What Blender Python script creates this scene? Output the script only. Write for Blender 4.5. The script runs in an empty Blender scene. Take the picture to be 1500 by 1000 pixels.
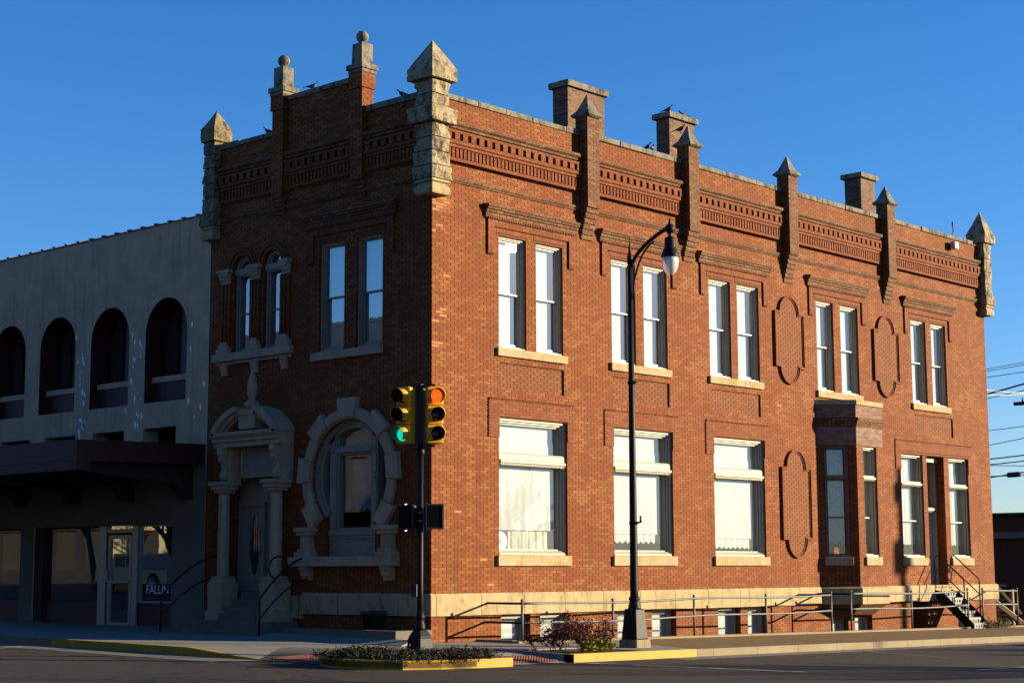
import bpy, bmesh, math, random
from math import radians as R, sin, cos, pi, atan2, sqrt
from mathutils import Vector, Matrix, noise
from mathutils.geometry import tessellate_polygon
random.seed(7)
S = bpy.context.scene
COL = S.collection

# ------------------------------------------------------------------ camera, sky, sun, exposure
YAW, PIT, ROL = R(42.6237), R(7.9553), R(-0.2017)
def cam_axes():
    f = Vector((cos(YAW)*cos(PIT), sin(YAW)*cos(PIT), sin(PIT)))
    r = Vector((sin(YAW), -cos(YAW), 0)); u = r.cross(f)
    return cos(ROL)*r + sin(ROL)*u, -sin(ROL)*r + cos(ROL)*u, f
cd = bpy.data.cameras.new('camera'); cam = bpy.data.objects.new('camera', cd); COL.objects.link(cam)
r_, u_, f_ = cam_axes()
M = Matrix((r_, u_, -f_)).transposed().to_4x4(); M.translation = Vector((-26.7286, -26.8940, 1.5530))
cam.matrix_world = M
cd.sensor_width = 36; cd.lens = 2530.16/1500*36
cd.shift_x = 0.00384; cd.shift_y = -0.0129
cd.clip_start = .5; cd.clip_end = 6000
S.camera = cam

SUN_EL, SUN_AZ = R(10.7), R(-42.44)          # azimuth measured from +X towards +Y
w = bpy.data.worlds.new('World'); S.world = w; w.use_nodes = True
nt = w.node_tree; bg = nt.nodes['Background']
sky = nt.nodes.new('ShaderNodeTexSky'); sky.sky_type = 'NISHITA'; sky.sun_disc = False
sky.sun_elevation = SUN_EL; sky.sun_rotation = pi/2 - SUN_AZ
sky.altitude = 300; sky.air_density = 1.0; sky.dust_density = .0; sky.ozone_density = 4.0
hs = nt.nodes.new('ShaderNodeHueSaturation'); hs.inputs['Saturation'].default_value = 1.18
tint = nt.nodes.new('ShaderNodeMix'); tint.data_type = 'RGBA'; tint.blend_type = 'MULTIPLY'; tint.inputs[0].default_value = 1; tint.inputs[7].default_value = (1.06, 1.03, 1.24, 1)
nt.links.new(sky.outputs[0], hs.inputs['Color']); nt.links.new(hs.outputs[0], tint.inputs[6]); nt.links.new(tint.outputs[2], bg.inputs[0]); bg.inputs[1].default_value = .063
sl = bpy.data.lights.new('sun', 'SUN'); sl.energy = 5.0; sl.angle = R(.5); sl.color = (1, .85, .57)
so = bpy.data.objects.new('sun', sl); COL.objects.link(so)
sd = Vector((cos(SUN_EL)*cos(SUN_AZ), cos(SUN_EL)*sin(SUN_AZ), sin(SUN_EL)))
so.rotation_euler = sd.to_track_quat('Z', 'Y').to_euler(); so.location = sd*60
S.view_settings.view_transform = 'Standard'; S.view_settings.look = 'None'
S.view_settings.exposure = 1.5; S.view_settings.gamma = 1
S.cycles.caustics_reflective = False; S.cycles.caustics_refractive = False
S.cycles.max_bounces = 6; S.cycles.transparent_max_bounces = 16; S.cycles.sample_clamp_indirect = 0

# ------------------------------------------------------------------ node helpers and materials
MATS = {}
K = .50                                         # all surface colours are darkened together; the exposure makes up for it
def kk(c): return tuple(x*K for x in c)
class NT:
    def __init__(s, name):
        s.m = bpy.data.materials.new(name); s.m.use_nodes = True; s.t = s.m.node_tree
        s.b = s.t.nodes['Principled BSDF']; s.out = s.t.nodes['Material Output']; MATS[name] = s.m
    def n(s, typ, **kw):
        n = s.t.nodes.new('ShaderNode'+typ)
        for k, v in kw.items():
            if k.startswith('i_'):
                k = k[2:]; n.inputs[int(k) if k.isdigit() else k].default_value = v
            else: setattr(n, k, v)
        return n
    def l(s, a, b): s.t.links.new(a, b)
    def math(s, op, a, b=0.0, c=None):
        n = s.n('Math', operation=op)
        for i, x in enumerate((a, b, c)):
            if x is None: continue
            if isinstance(x, (int, float)): n.inputs[i].default_value = x
            else: s.l(x, n.inputs[i])
        return n.outputs[0]
    def mix(s, f, a, b, mode='MIX'):
        n = s.n('Mix', data_type='RGBA', blend_type=mode)
        for i, x in ((0, f), (6, a), (7, b)):
            if isinstance(x, (int, float)): n.inputs[i].default_value = x
            elif isinstance(x, tuple): n.inputs[i].default_value = (*x, 1)
            else: s.l(x, n.inputs[i])
        return n.outputs[2]
    def pos(s): return s.n('TexCoord').outputs['Object']
    def noise(s, sc, det=4, rough=.6, vec=None, dim='3D'):
        n = s.n('TexNoise', noise_dimensions=dim); n.inputs['Scale'].default_value = sc
        n.inputs['Detail'].default_value = det; n.inputs['Roughness'].default_value = rough
        s.l(vec if vec else s.pos(), n.inputs['Vector']); return n.outputs['Fac']
    def ramp(s, f, lo, hi, a=0., b=1.):
        n = s.n('MapRange'); n.inputs[1].default_value = lo; n.inputs[2].default_value = hi
        n.inputs[3].default_value = a; n.inputs[4].default_value = b; s.l(f, n.inputs[0]); return n.outputs[0]
    def bump(s, h, st, d):
        n = s.n('Bump'); n.inputs['Strength'].default_value = st; n.inputs['Distance'].default_value = d
        s.l(h, n.inputs['Height']); s.l(n.outputs[0], s.b.inputs['Normal'])
    def stretch(s, sx, sy, sz):
        n = s.n('Mapping'); n.inputs['Scale'].default_value = (sx, sy, sz); s.l(s.pos(), n.inputs[0]); return n.outputs[0]

def simple(name, col, rough=.6, metal=0., var=.25, sc=6., bump=0., bsc=40., spec=.4, streak=False, keep=False):
    t = NT(name); col = col if keep else kk(col)
    vec = t.stretch(3, 3, .35) if streak else None
    f = t.ramp(t.noise(sc, 5, .65, vec), .3, .7)
    a = tuple(c*(1-var) for c in col); b = tuple(min(1, c*(1+var)) for c in col)
    t.l(t.mix(f, a, b), t.b.inputs['Base Color'])
    t.b.inputs['Roughness'].default_value = rough; t.b.inputs['Metallic'].default_value = metal
    t.b.inputs['Specular IOR Level'].default_value = spec
    if bump: t.bump(t.noise(bsc, 3), bump, .02)
    return t.m

def brick(name, c1, c2, pale, bed, head, pale_amt=.5, stip=False, palecut=.5, bl=.237, bh=.07):
    t = NT(name); c1, c2, pale, bed, head = (kk(q) for q in (c1, c2, pale, bed, head))
    P = t.n('NewGeometry'); cr = t.n('VectorMath', operation='CROSS_PRODUCT'); cr.inputs[0].default_value = (0, 0, 1)
    t.l(P.outputs['True Normal'], cr.inputs[1])
    nz = t.n('VectorMath', operation='NORMALIZE'); t.l(cr.outputs[0], nz.inputs[0])
    dt = t.n('VectorMath', operation='DOT_PRODUCT'); po = t.pos(); t.l(po, dt.inputs[0]); t.l(nz.outputs[0], dt.inputs[1])
    u = dt.outputs['Value']; sp = t.n('SeparateXYZ'); t.l(po, sp.inputs[0]); v = sp.outputs['Z']
    vr = t.math('DIVIDE', v, bh); row = t.math('FLOOR', vr); fv = t.math('SUBTRACT', vr, row)
    ur = t.math('ADD', t.math('DIVIDE', u, bl), t.math('MULTIPLY', t.math('FLOORED_MODULO', row, 2.0), .5))
    col = t.math('FLOOR', ur); fu = t.math('SUBTRACT', ur, col)
    cv = t.n('CombineXYZ'); t.l(col, cv.inputs[0]); t.l(row, cv.inputs[1])
    wn = t.n('TexWhiteNoise', noise_dimensions='2D'); t.l(cv.outputs[0], wn.inputs[0]); rnd = wn.outputs['Value']
    bedm = t.math('LESS_THAN', t.math('ABSOLUTE', t.math('SUBTRACT', fv, .5)), .43)      # 1 on brick
    headm = t.math('LESS_THAN', t.math('ABSOLUTE', t.math('SUBTRACT', fu, .5)), .452)
    big = t.noise(.55, 6, .7); fine = t.noise(9, 4, .6)
    base = t.mix(rnd, c1, c2)
    base = t.mix(t.math('MULTIPLY', t.ramp(fine, .35, .75), .35), base, tuple(x*.72 for x in c1))
    pm = t.math('MULTIPLY', t.ramp(t.math('ADD', big, t.math('MULTIPLY', rnd, .28)), palecut+.1, palecut+.34), pale_amt)
    base = t.mix(pm, base, pale)
    base = t.mix(t.ramp(t.noise(1.3, 5, .7), .35, .68, 0, .38), base, tuple(x*.66 for x in c1))
    st = t.noise(1.0, 4, .6, t.stretch(2.2, 2.2, .18))
    base = t.mix(t.ramp(st, .52, .74, 0, .5), base, tuple(x*.55 for x in c1))
    ef = t.noise(.8, 5, .75, t.stretch(1.1, 1.1, .5)); base = t.mix(t.ramp(ef, .56, .72, 0, .2), base, pale)
    if stip:
        sm = t.math('GREATER_THAN', t.math('ABSOLUTE', t.math('SUBTRACT', fu, .5)), .36)
        base = t.mix(t.math('MULTIPLY', sm, .55), base, tuple(x*.45 for x in c1))
        hgt = t.math('MULTIPLY', t.math('MULTIPLY', bedm, headm), t.math('SUBTRACT', 1.4, sm))
    else:
        hgt = t.math('MULTIPLY', bedm, headm)
    c = t.mix(headm, head, base); c = t.mix(bedm, bed, c)  # dark head colours put the shade of the upright joints into the colour
    t.l(c, t.b.inputs['Base Color']); t.b.inputs['Roughness'].default_value = .85; t.b.inputs['Specular IOR Level'].default_value = .25
    hh = t.math('ADD', hgt, t.math('MULTIPLY', t.noise(30, 3), .35)); t.bump(hh, .55, .012)
    return t.m

RED1, RED2 = (.31, .070, .007), (.38, .096, .009)
brick('brick', RED1, RED2, (.58, .25, .08), (.26, .062, .008), (.026, .007, .003), .5)
brick('brick_trim', (.30, .068, .011), (.40, .10, .018), (.5, .22, .1), (.2, .058, .02), (.12, .035, .014), .25)
brick('brick_panel', (.33, .095, .022), (.42, .125, .032), (.5, .22, .09), (.17, .06, .024), (.07, .024, .01), .2, stip=True)
brick('brick_old', (.20, .085, .045), (.32, .15, .085), (.42, .26, .17), (.30, .22, .15), (.26, .19, .13), .5)
brick('brick_weathered', (.22, .080, .026), (.34, .13, .045), (.42, .25, .13), (.14, .055, .02), (.05, .02, .01), .55)
brick('brick_bay', (.30, .13, .09), (.42, .21, .15), (.6, .4, .3), (.42, .33, .26), (.3, .2, .15), .5)

def stone(name, col, dark, bump=.5, bsc=14, rough=.9, stain=.55, joints=0):
    t = NT(name); col, dark = kk(col), kk(dark)
    a = t.ramp(t.noise(2.2, 6, .7), .32, .68); c = t.mix(a, tuple(x*.78 for x in col), tuple(min(1, x*1.12) for x in col))
    s = t.ramp(t.noise(5, 5, .7, t.stretch(1, 1, .5)), 1-stain, 1.0-stain+.2); c = t.mix(s, c, dark)
    if joints:
        sp = t.n('SeparateXYZ'); t.l(t.pos(), sp.inputs[0])
        q = t.math('FRACT', t.math('DIVIDE', t.math('ADD', sp.outputs[0], sp.outputs[1]), joints))
        c = t.mix(t.math('LESS_THAN', q, .018), c, tuple(x*.3 for x in col))
    t.l(c, t.b.inputs['Base Color']); t.b.inputs['Roughness'].default_value = rough; t.b.inputs['Specular IOR Level'].default_value = .2
    t.bump(t.noise(bsc, 5, .7), bump, .03); return t.m
stone('limestone', (.69, .52, .28), (.38, .26, .12), .25, 18, stain=.5, joints=1.42)
stone('sill_stone', (.66, .51, .29), (.55, .32, .1), .25, 18, stain=.5)
stone('rock_stone', (.60, .47, .29), (.12, .095, .065), .9, 9, stain=.55)
stone('rough_stone', (.46, .34, .18), (.09, .07, .05), 1.0, 9, stain=.55)
stone('coping_stone', (.38, .33, .24), (.10, .09, .075), .9, 10, stain=.55)
stone('carved_stone', (.74, .52, .33), (.22, .16, .11), .2, 22, stain=.42)
simple('trim_paint', (.62, .55, .42), .55, var=.15, sc=12, bump=.2, bsc=60, streak=True)
simple('trim_brown', (.30, .235, .15), .6, var=.3, sc=9, bump=.3, bsc=60, streak=True)
simple('white_trim', (.82, .76, .62), .5, var=.06, sc=12)
simple('grey_trim', (.46, .37, .28), .55, var=.12, sc=8)
simple('blind_cloth', (.39, .40, .41), .8, var=.05, sc=2.0, streak=True, keep=True)
simple('lace_cloth', (.72, .74, .76), .9, var=.28, sc=14)
simple('sheer_cloth', (.80, .78, .70), .8, var=.16, sc=30, streak=True)
simple('room_dark', (.03, .028, .026), .9, var=.3, sc=1)
simple('black_paint', (.014, .013, .013), .5, var=.3, sc=20, spec=.13)
simple('black_plastic', (.01, .01, .011), .6, var=.3, sc=20)
simple('rail_grey', (.15, .15, .15), .55, .1, var=.3, sc=15)
simple('galvanised', (.42, .42, .42), .42, .6, var=.25, sc=18)
simple('stair_grey', (.23, .23, .22), .6, .2, var=.3, sc=18)
simple('cast_grey', (.20, .19, .18), .6, .2, var=.3, sc=18)
simple('signal_yellow', (.62, .295, .003), .42, var=.12, sc=10, keep=True)
simple('stucco_beige', (.27, .235, .185), .9, var=.1, sc=1.5, bump=.3, bsc=35)
simple('maroon_paint', (.085, .010, .008), .6, var=.3, sc=3)
simple('brown_dark', (.045, .03, .022), .8, var=.3, sc=3)
simple('aluminium', (.50, .52, .55), .35, .5, var=.1, sc=6)
simple('soil', (.06, .042, .028), 1, var=.4, sc=12, bump=1, bsc=30)
simple('tactile_red', (.30, .085, .06), .85, var=.2, sc=8)
simple('roof_tar', (.06, .058, .055), .95, var=.3, sc=3)
simple('bark', (.085, .065, .05), .95, var=.35, sc=10, bump=.8, bsc=14)
simple('pigeon_feather', (.045, .045, .055), .6, var=.5, sc=18)
simple('wood_new', (.40, .28, .15), .8, var=.25, sc=5, streak=True)
simple('shed_dark', (.022, .022, .026), .7, var=.3, sc=4, streak=True)
simple('shed_blue', (.10, .15, .24), .6, var=.2, sc=4)
simple('metal_sheet', (.5, .5, .48), .5, .3, var=.25, sc=6, streak=True)
simple('base_red', (.16, .05, .03), .9, var=.3, sc=4)
simple('wire_black', (.012, .012, .014), .6, var=.1)
simple('wire_white', (.6, .6, .58), .6, var=.1)
simple('far_dark', (.07, .045, .03), .9, var=.25, sc=2)
simple('far_brick', (.30, .17, .10), .9, var=.25, sc=2)
simple('far_cream', (.75, .62, .34), .9, var=.15, sc=2)
simple('truck_silver', (.52, .49, .44), .28, .4, var=.04)
simple('truck_black', (.012, .012, .013), .35, var=.2)
simple('tail_red', (.35, .01, .01), .3, var=.1)
simple('poster_dark', (.05, .03, .035), .6, var=.3, sc=5)
simple('poster_blue', (.10, .25, .5), .6, var=.1)
simple('lettering_blue', (.75, .85, .95), .6, var=.05, keep=True)
simple('emblem_navy', (.02, .035, .12), .6, var=.1)
simple('emblem_white', (.85, .87, .88), .6, var=.08, sc=40, keep=True)
simple('emblem_grey', (.30, .34, .40), .6, var=.1)
simple('juniper_leaf', (.040, .036, .012), .8, var=.7, sc=4)
simple('red_leaf', (.22, .040, .014), .7, var=.6, sc=11)
simple('yellow_leaf', (.42, .36, .02), .7, var=.5, sc=9)
simple('weed_leaf', (.30, .24, .10), .9, var=.5, sc=14)
simple('twig', (.07, .04, .028), .9, var=.3, sc=14)
simple('pot_plastic', (.02, .024, .022), .6, var=.2)
simple('lamp_white', (.75, .75, .74), .4, var=.1)

t = NT('curb_yellow')
c = t.mix(t.ramp(t.noise(5, 4, .6), .3, .7), (.30, .165, .004), (.43, .24, .007)); c = t.mix(t.ramp(t.noise(9, 6, .75), .60, .66), c, (.16, .13, .09)); c = t.mix(t.ramp(t.noise(2.5, 5, .7), .58, .78, 0, .6), c, (.10, .07, .02))
t.l(c, t.b.inputs['Base Color']); t.b.inputs['Roughness'].default_value = .75; t.bump(t.noise(50, 3), .3, .01)
t = NT('stucco')
c = t.mix(t.ramp(t.noise(1.1, 6, .7), .3, .7), (.42, .275, .17), (.56, .37, .23)); c = t.mix(t.ramp(t.noise(2.0, 5, .65, t.stretch(2.4, 2.4, .14)), .52, .76, 0, .5), c, (.16, .12, .085))
c = t.mix(t.ramp(t.noise(6, 5, .8), .66, .72, 0, .6), c, (.50, .45, .38)); c = t.mix(t.ramp(t.noise(3.3, 6, .8), .68, .73, 0, .55), c, (.10, .08, .06))
t.l(c, t.b.inputs['Base Color']); t.b.inputs['Roughness'].default_value = .95; t.b.inputs['Specular IOR Level'].default_value = .2; t.bump(t.noise(26, 5, .7), .5, .03)
def concrete(name, col, joint=1.55, dark=.5):
    t = NT(name); col = kk(col)
    c = t.mix(t.ramp(t.noise(.7, 7, .72), .3, .7), tuple(x*.74 for x in col), tuple(x*1.1 for x in col))
    c = t.mix(t.ramp(t.noise(60, 2), .4, .8, 0, .3), c, tuple(x*.5 for x in col))
    sp = t.n('SeparateXYZ'); t.l(t.pos(), sp.inputs[0])
    if joint:
        for ax in (0, 1):
            q = t.math('FRACT', t.math('DIVIDE', sp.outputs[ax], joint)); c = t.mix(t.math('LESS_THAN', q, .012), c, tuple(x*.4 for x in col))
    c = t.mix(t.ramp(t.noise(1.6, 6, .7), .56, .74, 0, .5), c, tuple(x*dark for x in col))
    t.l(c, t.b.inputs['Base Color']); t.b.inputs['Roughness'].default_value = .9; t.b.inputs['Specular IOR Level'].default_value = .25
    t.bump(t.noise(70, 3), .35, .01); return t.m
concrete('pavement', (.46, .41, .34)); concrete('pavement_brown', (.34, .20, .07), 0, .75)
concrete('kerb_concrete', (.46, .36, .22), 1.6); concrete('gutter', (.34, .29, .22), 3.0)
concrete('old_concrete', (.30, .25, .19), 0)
t = NT('asphalt')
c = t.mix(t.ramp(t.noise(.25, 6, .7), .3, .7), (.023, .017, .013), (.038, .028, .022))
c = t.mix(t.ramp(t.noise(90, 2, .8), .5, .78, 0, .8), c, (.10, .078, .06))
c = t.mix(t.ramp(t.noise(.8, 5, .7, t.stretch(1.4, .12, 1)), .58, .78, 0, .5), c, (.011, .009, .008))
vo = t.n('TexVoronoi', feature='DISTANCE_TO_EDGE'); vo.inputs['Scale'].default_value = .22; wv = t.n('VectorMath', operation='ADD'); t.l(t.pos(), wv.inputs[0]); nn = t.n('TexNoise'); nn.inputs['Scale'].default_value = 1.1; nn.inputs['Detail'].default_value = 5; t.l(t.pos(), nn.inputs['Vector']); t.l(nn.outputs['Color'], wv.inputs[1]); t.l(wv.outputs[0], vo.inputs['Vector'])
c = t.mix(t.math('LESS_THAN', vo.outputs['Distance'], .006), c, (.006, .006, .006))
c = t.mix(t.ramp(t.noise(.5, 3, .5), .66, .70, 0, .45), c, (.016, .014, .013))
t.l(c, t.b.inputs['Base Color']); t.b.inputs['Roughness'].default_value = .85; t.b.inputs['Specular IOR Level'].default_value = .3
t.bump(t.noise(110, 2, .8), .8, .02)
t = NT('road_paint')
c = t.mix(t.ramp(t.noise(7, 6, .8), .42, .6), (.036, .03, .026), (.27, .255, .225)); t.l(c, t.b.inputs['Base Color']); t.b.inputs['Roughness'].default_value = .8

def glass(name, f0=.05, tint=(.93, .95, .94), scale=1.0, rough=0.0, dust=0, wave=0):
    t = NT(name); t.t.nodes.remove(t.b)
    lw = t.n('LayerWeight'); lw.inputs[0].default_value = .5
    f5 = t.math('POWER', lw.outputs['Facing'], 5.0)
    F = t.math('MULTIPLY', t.math('ADD', f0, t.math('MULTIPLY', f5, 1-f0)), scale)
    tr = t.n('BsdfTransparent'); tr.inputs[0].default_value = (*tint, 1)
    gl = t.n('BsdfGlossy'); gl.inputs['Roughness'].default_value = rough; gl.inputs[0].default_value = (1, 1, 1, 1)
    if wave:
        bp = t.n('Bump'); bp.inputs['Strength'].default_value = wave; bp.inputs['Distance'].default_value = .02; t.l(t.noise(2.2, 2, .5), bp.inputs['Height']); t.l(bp.outputs[0], gl.inputs['Normal'])
    mx = t.n('MixShader'); t.l(F, mx.inputs[0]); t.l(tr.outputs[0], mx.inputs[1]); t.l(gl.outputs[0], mx.inputs[2])
    if dust:
        g2 = t.n('BsdfGlossy'); g2.inputs['Roughness'].default_value = .33; g2.inputs[0].default_value = (1, 1, 1, 1)
        m2 = t.n('MixShader'); m2.inputs[0].default_value = dust; t.l(mx.outputs[0], m2.inputs[1]); t.l(g2.outputs[0], m2.inputs[2]); mx = m2
    t.l(mx.outputs[0], t.out.inputs[0]); return t.m
glass('glass', .13, dust=.002); glass('glass_shop', .30, (.5, .53, .55), wave=.010); 
t = NT('glass_lamp'); t.b.inputs['Base Color'].default_value = (.75, .75, .74, 1); t.b.inputs['Roughness'].default_value = .12; t.b.inputs['Alpha'].default_value = .5
glass('glass_oval', .24, (.85, .88, .9), wave=.03)
def emit(name, col, st, base):
    t = NT(name); t.b.inputs['Base Color'].default_value = (*base, 1); t.b.inputs['Roughness'].default_value = .3
    n = t.ramp(t.noise(55, 2), .3, .7, .6, 1.15)
    t.b.inputs['Emission Color'].default_value = (*col, 1); t.l(t.math('MULTIPLY', n, st), t.b.inputs['Emission Strength']); return t.m
emit('lens_red', (1, .085, .004), .75, (.4, .04, .008)); emit('lens_green', (.0, .62, .45), .47, (.0, .2, .15))
simple('lens_off', (.02, .016, .012), .25, var=.2)

# ------------------------------------------------------------------ mesh helpers
class FR:                                     # facade frame: u along the wall, v up, w out of the wall
    def __init__(s, O, U, W): s.O, s.U, s.W = Vector(O), Vector(U), Vector(W)
    def __call__(s, u, v, w): return s.O + s.U*u + s.W*w + Vector((0, 0, v))
A = FR((0, 0, 0), (1, 0, 0), (0, -1, 0)); B = FR((0, 0, 0), (0, 1, 0), (-1, 0, 0))
G0 = FR((0, 0, 0), (1, 0, 0), (0, 1, 0))
h2 = sqrt(.5)
BL = FR((15.5, 0, 0), (h2, -h2, 0), (-h2, -h2, 0)); BF = FR((16.3, -.8, 0), (1, 0, 0), (0, -1, 0)); BR = FR((17.72, -.8, 0), (h2, h2, 0), (h2, -h2, 0))

class MB:
    def __init__(s): s.v = []; s.f = []; s.sm = []
    def add(s, vs, fs, smooth=False):
        o = len(s.v); s.v += [tuple(p) for p in vs]; s.f += [tuple(i+o for i in f) for f in fs]; s.sm += [smooth]*len(fs); return s
    def box(s, fr, u0, u1, v0, v1, w0, w1):
        vs = [fr(u, v, w_) for u in (u0, u1) for v in (v0, v1) for w_ in (w0, w1)]
        return s.add(vs, [(0, 1, 3, 2), (4, 6, 7, 5), (0, 4, 5, 1), (2, 3, 7, 6), (0, 2, 6, 4), (1, 5, 7, 3)])
    def quad(s, a, b, c, d): return s.add([a, b, c, d], [(0, 1, 2, 3)])
    def prism(s, fr, poly, w0, w1, caps=True):                    # polygon (u,v) extruded along w
        n = len(poly); vs = [fr(u, v, w0) for u, v in poly] + [fr(u, v, w1) for u, v in poly]
        fs = [(i, (i+1) % n, (i+1) % n+n, i+n) for i in range(n)]
        if caps:
            tr = tessellate_polygon([[Vector((u, v, 0)) for u, v in poly]])
            fs += [tuple(t) for t in tr] + [tuple(i+n for i in reversed(t)) for t in tr]
        return s.add(vs, fs)
    def prof(s, fr, u0, u1, prof):                                # profile (w,v) extruded along u
        n = len(prof); vs = [fr(u0, v, w_) for w_, v in prof] + [fr(u1, v, w_) for w_, v in prof]
        tr = tessellate_polygon([[Vector((a, b, 0)) for a, b in prof]])
        return s.add(vs, [(i, (i+1) % n, (i+1) % n+n, i+n) for i in range(n)] + [tuple(t) for t in tr] + [tuple(i+n for i in t) for t in tr])
    def ring(s, fr, u0, u1, v0, v1, t, w0, w1, tb=None):
        tb = t if tb is None else tb
        s.box(fr, u0, u0+t, v0, v1, w0, w1); s.box(fr, u1-t, u1, v0, v1, w0, w1)
        s.box(fr, u0+t, u1-t, v1-t, v1, w0, w1); s.box(fr, u0+t, u1-t, v0, v0+tb, w0, w1); return s
    def tube(s, pts, r, n=8, cap=True, smooth=True):
        pts = [Vector(p) for p in pts]; rr = r if isinstance(r, (list, tuple)) else [r]*len(pts); vs = []; fs = []
        for i, p in enumerate(pts):
            d = (pts[min(i+1, len(pts)-1)] - pts[max(i-1, 0)]).normalized()
            a = d.cross(Vector((0, 0, 1)) if abs(d.z) < .95 else Vector((1, 0, 0))).normalized(); b = d.cross(a)
            vs += [p + (a*cos(2*pi*k/n) + b*sin(2*pi*k/n))*rr[i] for k in range(n)]
        for i in range(len(pts)-1):
            for k in range(n): fs.append((i*n+k, i*n+(k+1) % n, (i+1)*n+(k+1) % n, (i+1)*n+k))
        s.add(vs, fs, smooth)
        if cap: s.add([vs[k] for k in range(n)], [tuple(range(n))]); s.add(vs[-n:], [tuple(range(n))])
        return s
    def lathe(s, c, prof, n=16, smooth=True, axis=None, rot=0):      # prof (r,z), about the vertical, or about axis
        c = Vector(c); ax = Vector(axis).normalized() if axis else Vector((0, 0, 1))
        a = Vector((1, 0, 0)) if abs(ax.x) < .9 else Vector((0, 1, 0)); a = (a - ax*a.dot(ax)).normalized(); b = ax.cross(a)
        vs = [c + ax*z + (a*cos(2*pi*k/n+rot) + b*sin(2*pi*k/n+rot))*r for r, z in prof for k in range(n)]
        fs = [(i*n+k, i*n+(k+1) % n, (i+1)*n+(k+1) % n, (i+1)*n+k) for i in range(len(prof)-1) for k in range(n)]
        s.add(vs, fs, smooth)
        s.add(vs[:n], [tuple(range(n))]); s.add(vs[-n:], [tuple(range(n))]); return s
    def sphere(s, c, r, n=16, m=10):
        return s.lathe(c, [(max(1e-4, r*sin(pi*i/m)), -r*cos(pi*i/m)) for i in range(m+1)], n)
    def build(s, name, mat, parent=None, recalc=True, bevel=0, weld=True):
        me = bpy.data.meshes.new(name); me.from_pydata(s.v, [], s.f); me.materials.append(MATS[mat])
        me.polygons.foreach_set('use_smooth', s.sm); 
        if recalc or weld:
            bm = bmesh.new(); bm.from_mesh(me)
            if weld: bmesh.ops.remove_doubles(bm, verts=bm.verts, dist=1e-5)
            if recalc: bmesh.ops.recalc_face_normals(bm, faces=bm.faces)
            bm.to_mesh(me); bm.free()
        o = bpy.data.objects.new(name, me); COL.objects.link(o)
        if parent:
            o.parent = parent; root = parent
            off = Vector((0, 0, 0))
            while root: off += root.location; root = root.parent
            if off.length: me.transform(Matrix.Translation(-off))
        if bevel:
            b = o.modifiers.new('bevel', 'BEVEL'); b.width = bevel; b.segments = 2; b.limit_method = 'ANGLE'
        return o

def thing(name, label, cat, loc=(0, 0, 0), group=None):
    o = bpy.data.objects.new(name, None); COL.objects.link(o); o.location = loc; o.empty_display_size = .3
    o['label'] = label; o['category'] = cat
    if group: o['group'] = group
    return o
def tag(o, label, cat, group=None):
    o['label'] = label; o['category'] = cat
    if group: o['group'] = group
    return o
def struct(o, kind='structure'): o['kind'] = kind; return o
def stuff(o, label=None, cat=None):
    o['kind'] = 'stuff'
    if label: tag(o, label, cat)
    return o
def copy_part(o, d, parent=None):                                   # a copy of a part and its sub-parts, moved by d
    c = o.copy(); COL.objects.link(c); c.parent = parent or o.parent; c.location = o.location + Vector(d)
    for ch in list(o.children):
        k = ch.copy(); COL.objects.link(k); k.parent = c
    return c
def copy_thing(o, loc, label):
    c = o.copy(); COL.objects.link(c); c.location = loc; c['label'] = label
    for ch in list(o.children):
        k = ch.copy(); COL.objects.link(k); k.parent = c
        for g in list(ch.children):
            q = g.copy(); COL.objects.link(q); q.parent = k
    return c
def wall_mesh(mb, fr, outline, holes, depth, d_of=None):
    polys = [outline] + holes
    tr = tessellate_polygon([[Vector((u, v, 0)) for u, v in p] for p in polys])
    flat = [q for p in polys for q in p]; vs = [fr(u, v, 0) for u, v in flat]
    fs = []
    for t_ in tr:
        a, b, c_ = (vs[i] for i in t_); n = (b-a).cross(c_-a)
        if n.length < 1e-9: continue
        fs.append(tuple(t_) if n.dot(fr.W) > 0 else tuple(reversed(t_)))
    mb.add(vs, fs)
    for k, hpoly in enumerate(holes):
        d = d_of[k] if d_of else depth
        n = len(hpoly); cu = sum(p[0] for p in hpoly)/n; cvv = sum(p[1] for p in hpoly)/n
        for i in range(n):
            (u0, v0), (u1, v1) = hpoly[i], hpoly[(i+1) % n]
            q = [fr(u0, v0, 0), fr(u1, v1, 0), fr(u1, v1, -d), fr(u0, v0, -d)]
            nn = (q[1]-q[0]).cross(q[3]-q[0]); m = fr((cu), (cvv), 0) - (q[0]+q[1])/2
            if nn.dot(m) < 0: q.reverse()
            mb.quad(*q)
def rect(u0, u1, v0, v1): return [(u0, v0), (u1, v0), (u1, v1), (u0, v1)]
def archpoly(u0, u1, v0, vs, n=14, rise=None):
    r = (u1-u0)/2; rise = r if rise is None else rise; c = (u0+u1)/2
    return [(u0, v0), (u1, v0)] + [(c+r*cos(pi*i/n), vs+rise*sin(pi*i/n)) for i in range(n+1)]
def gz(x, y): return -.011*max(-60, min(x, 60)) + .012*max(-60, min(y, 80))

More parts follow.
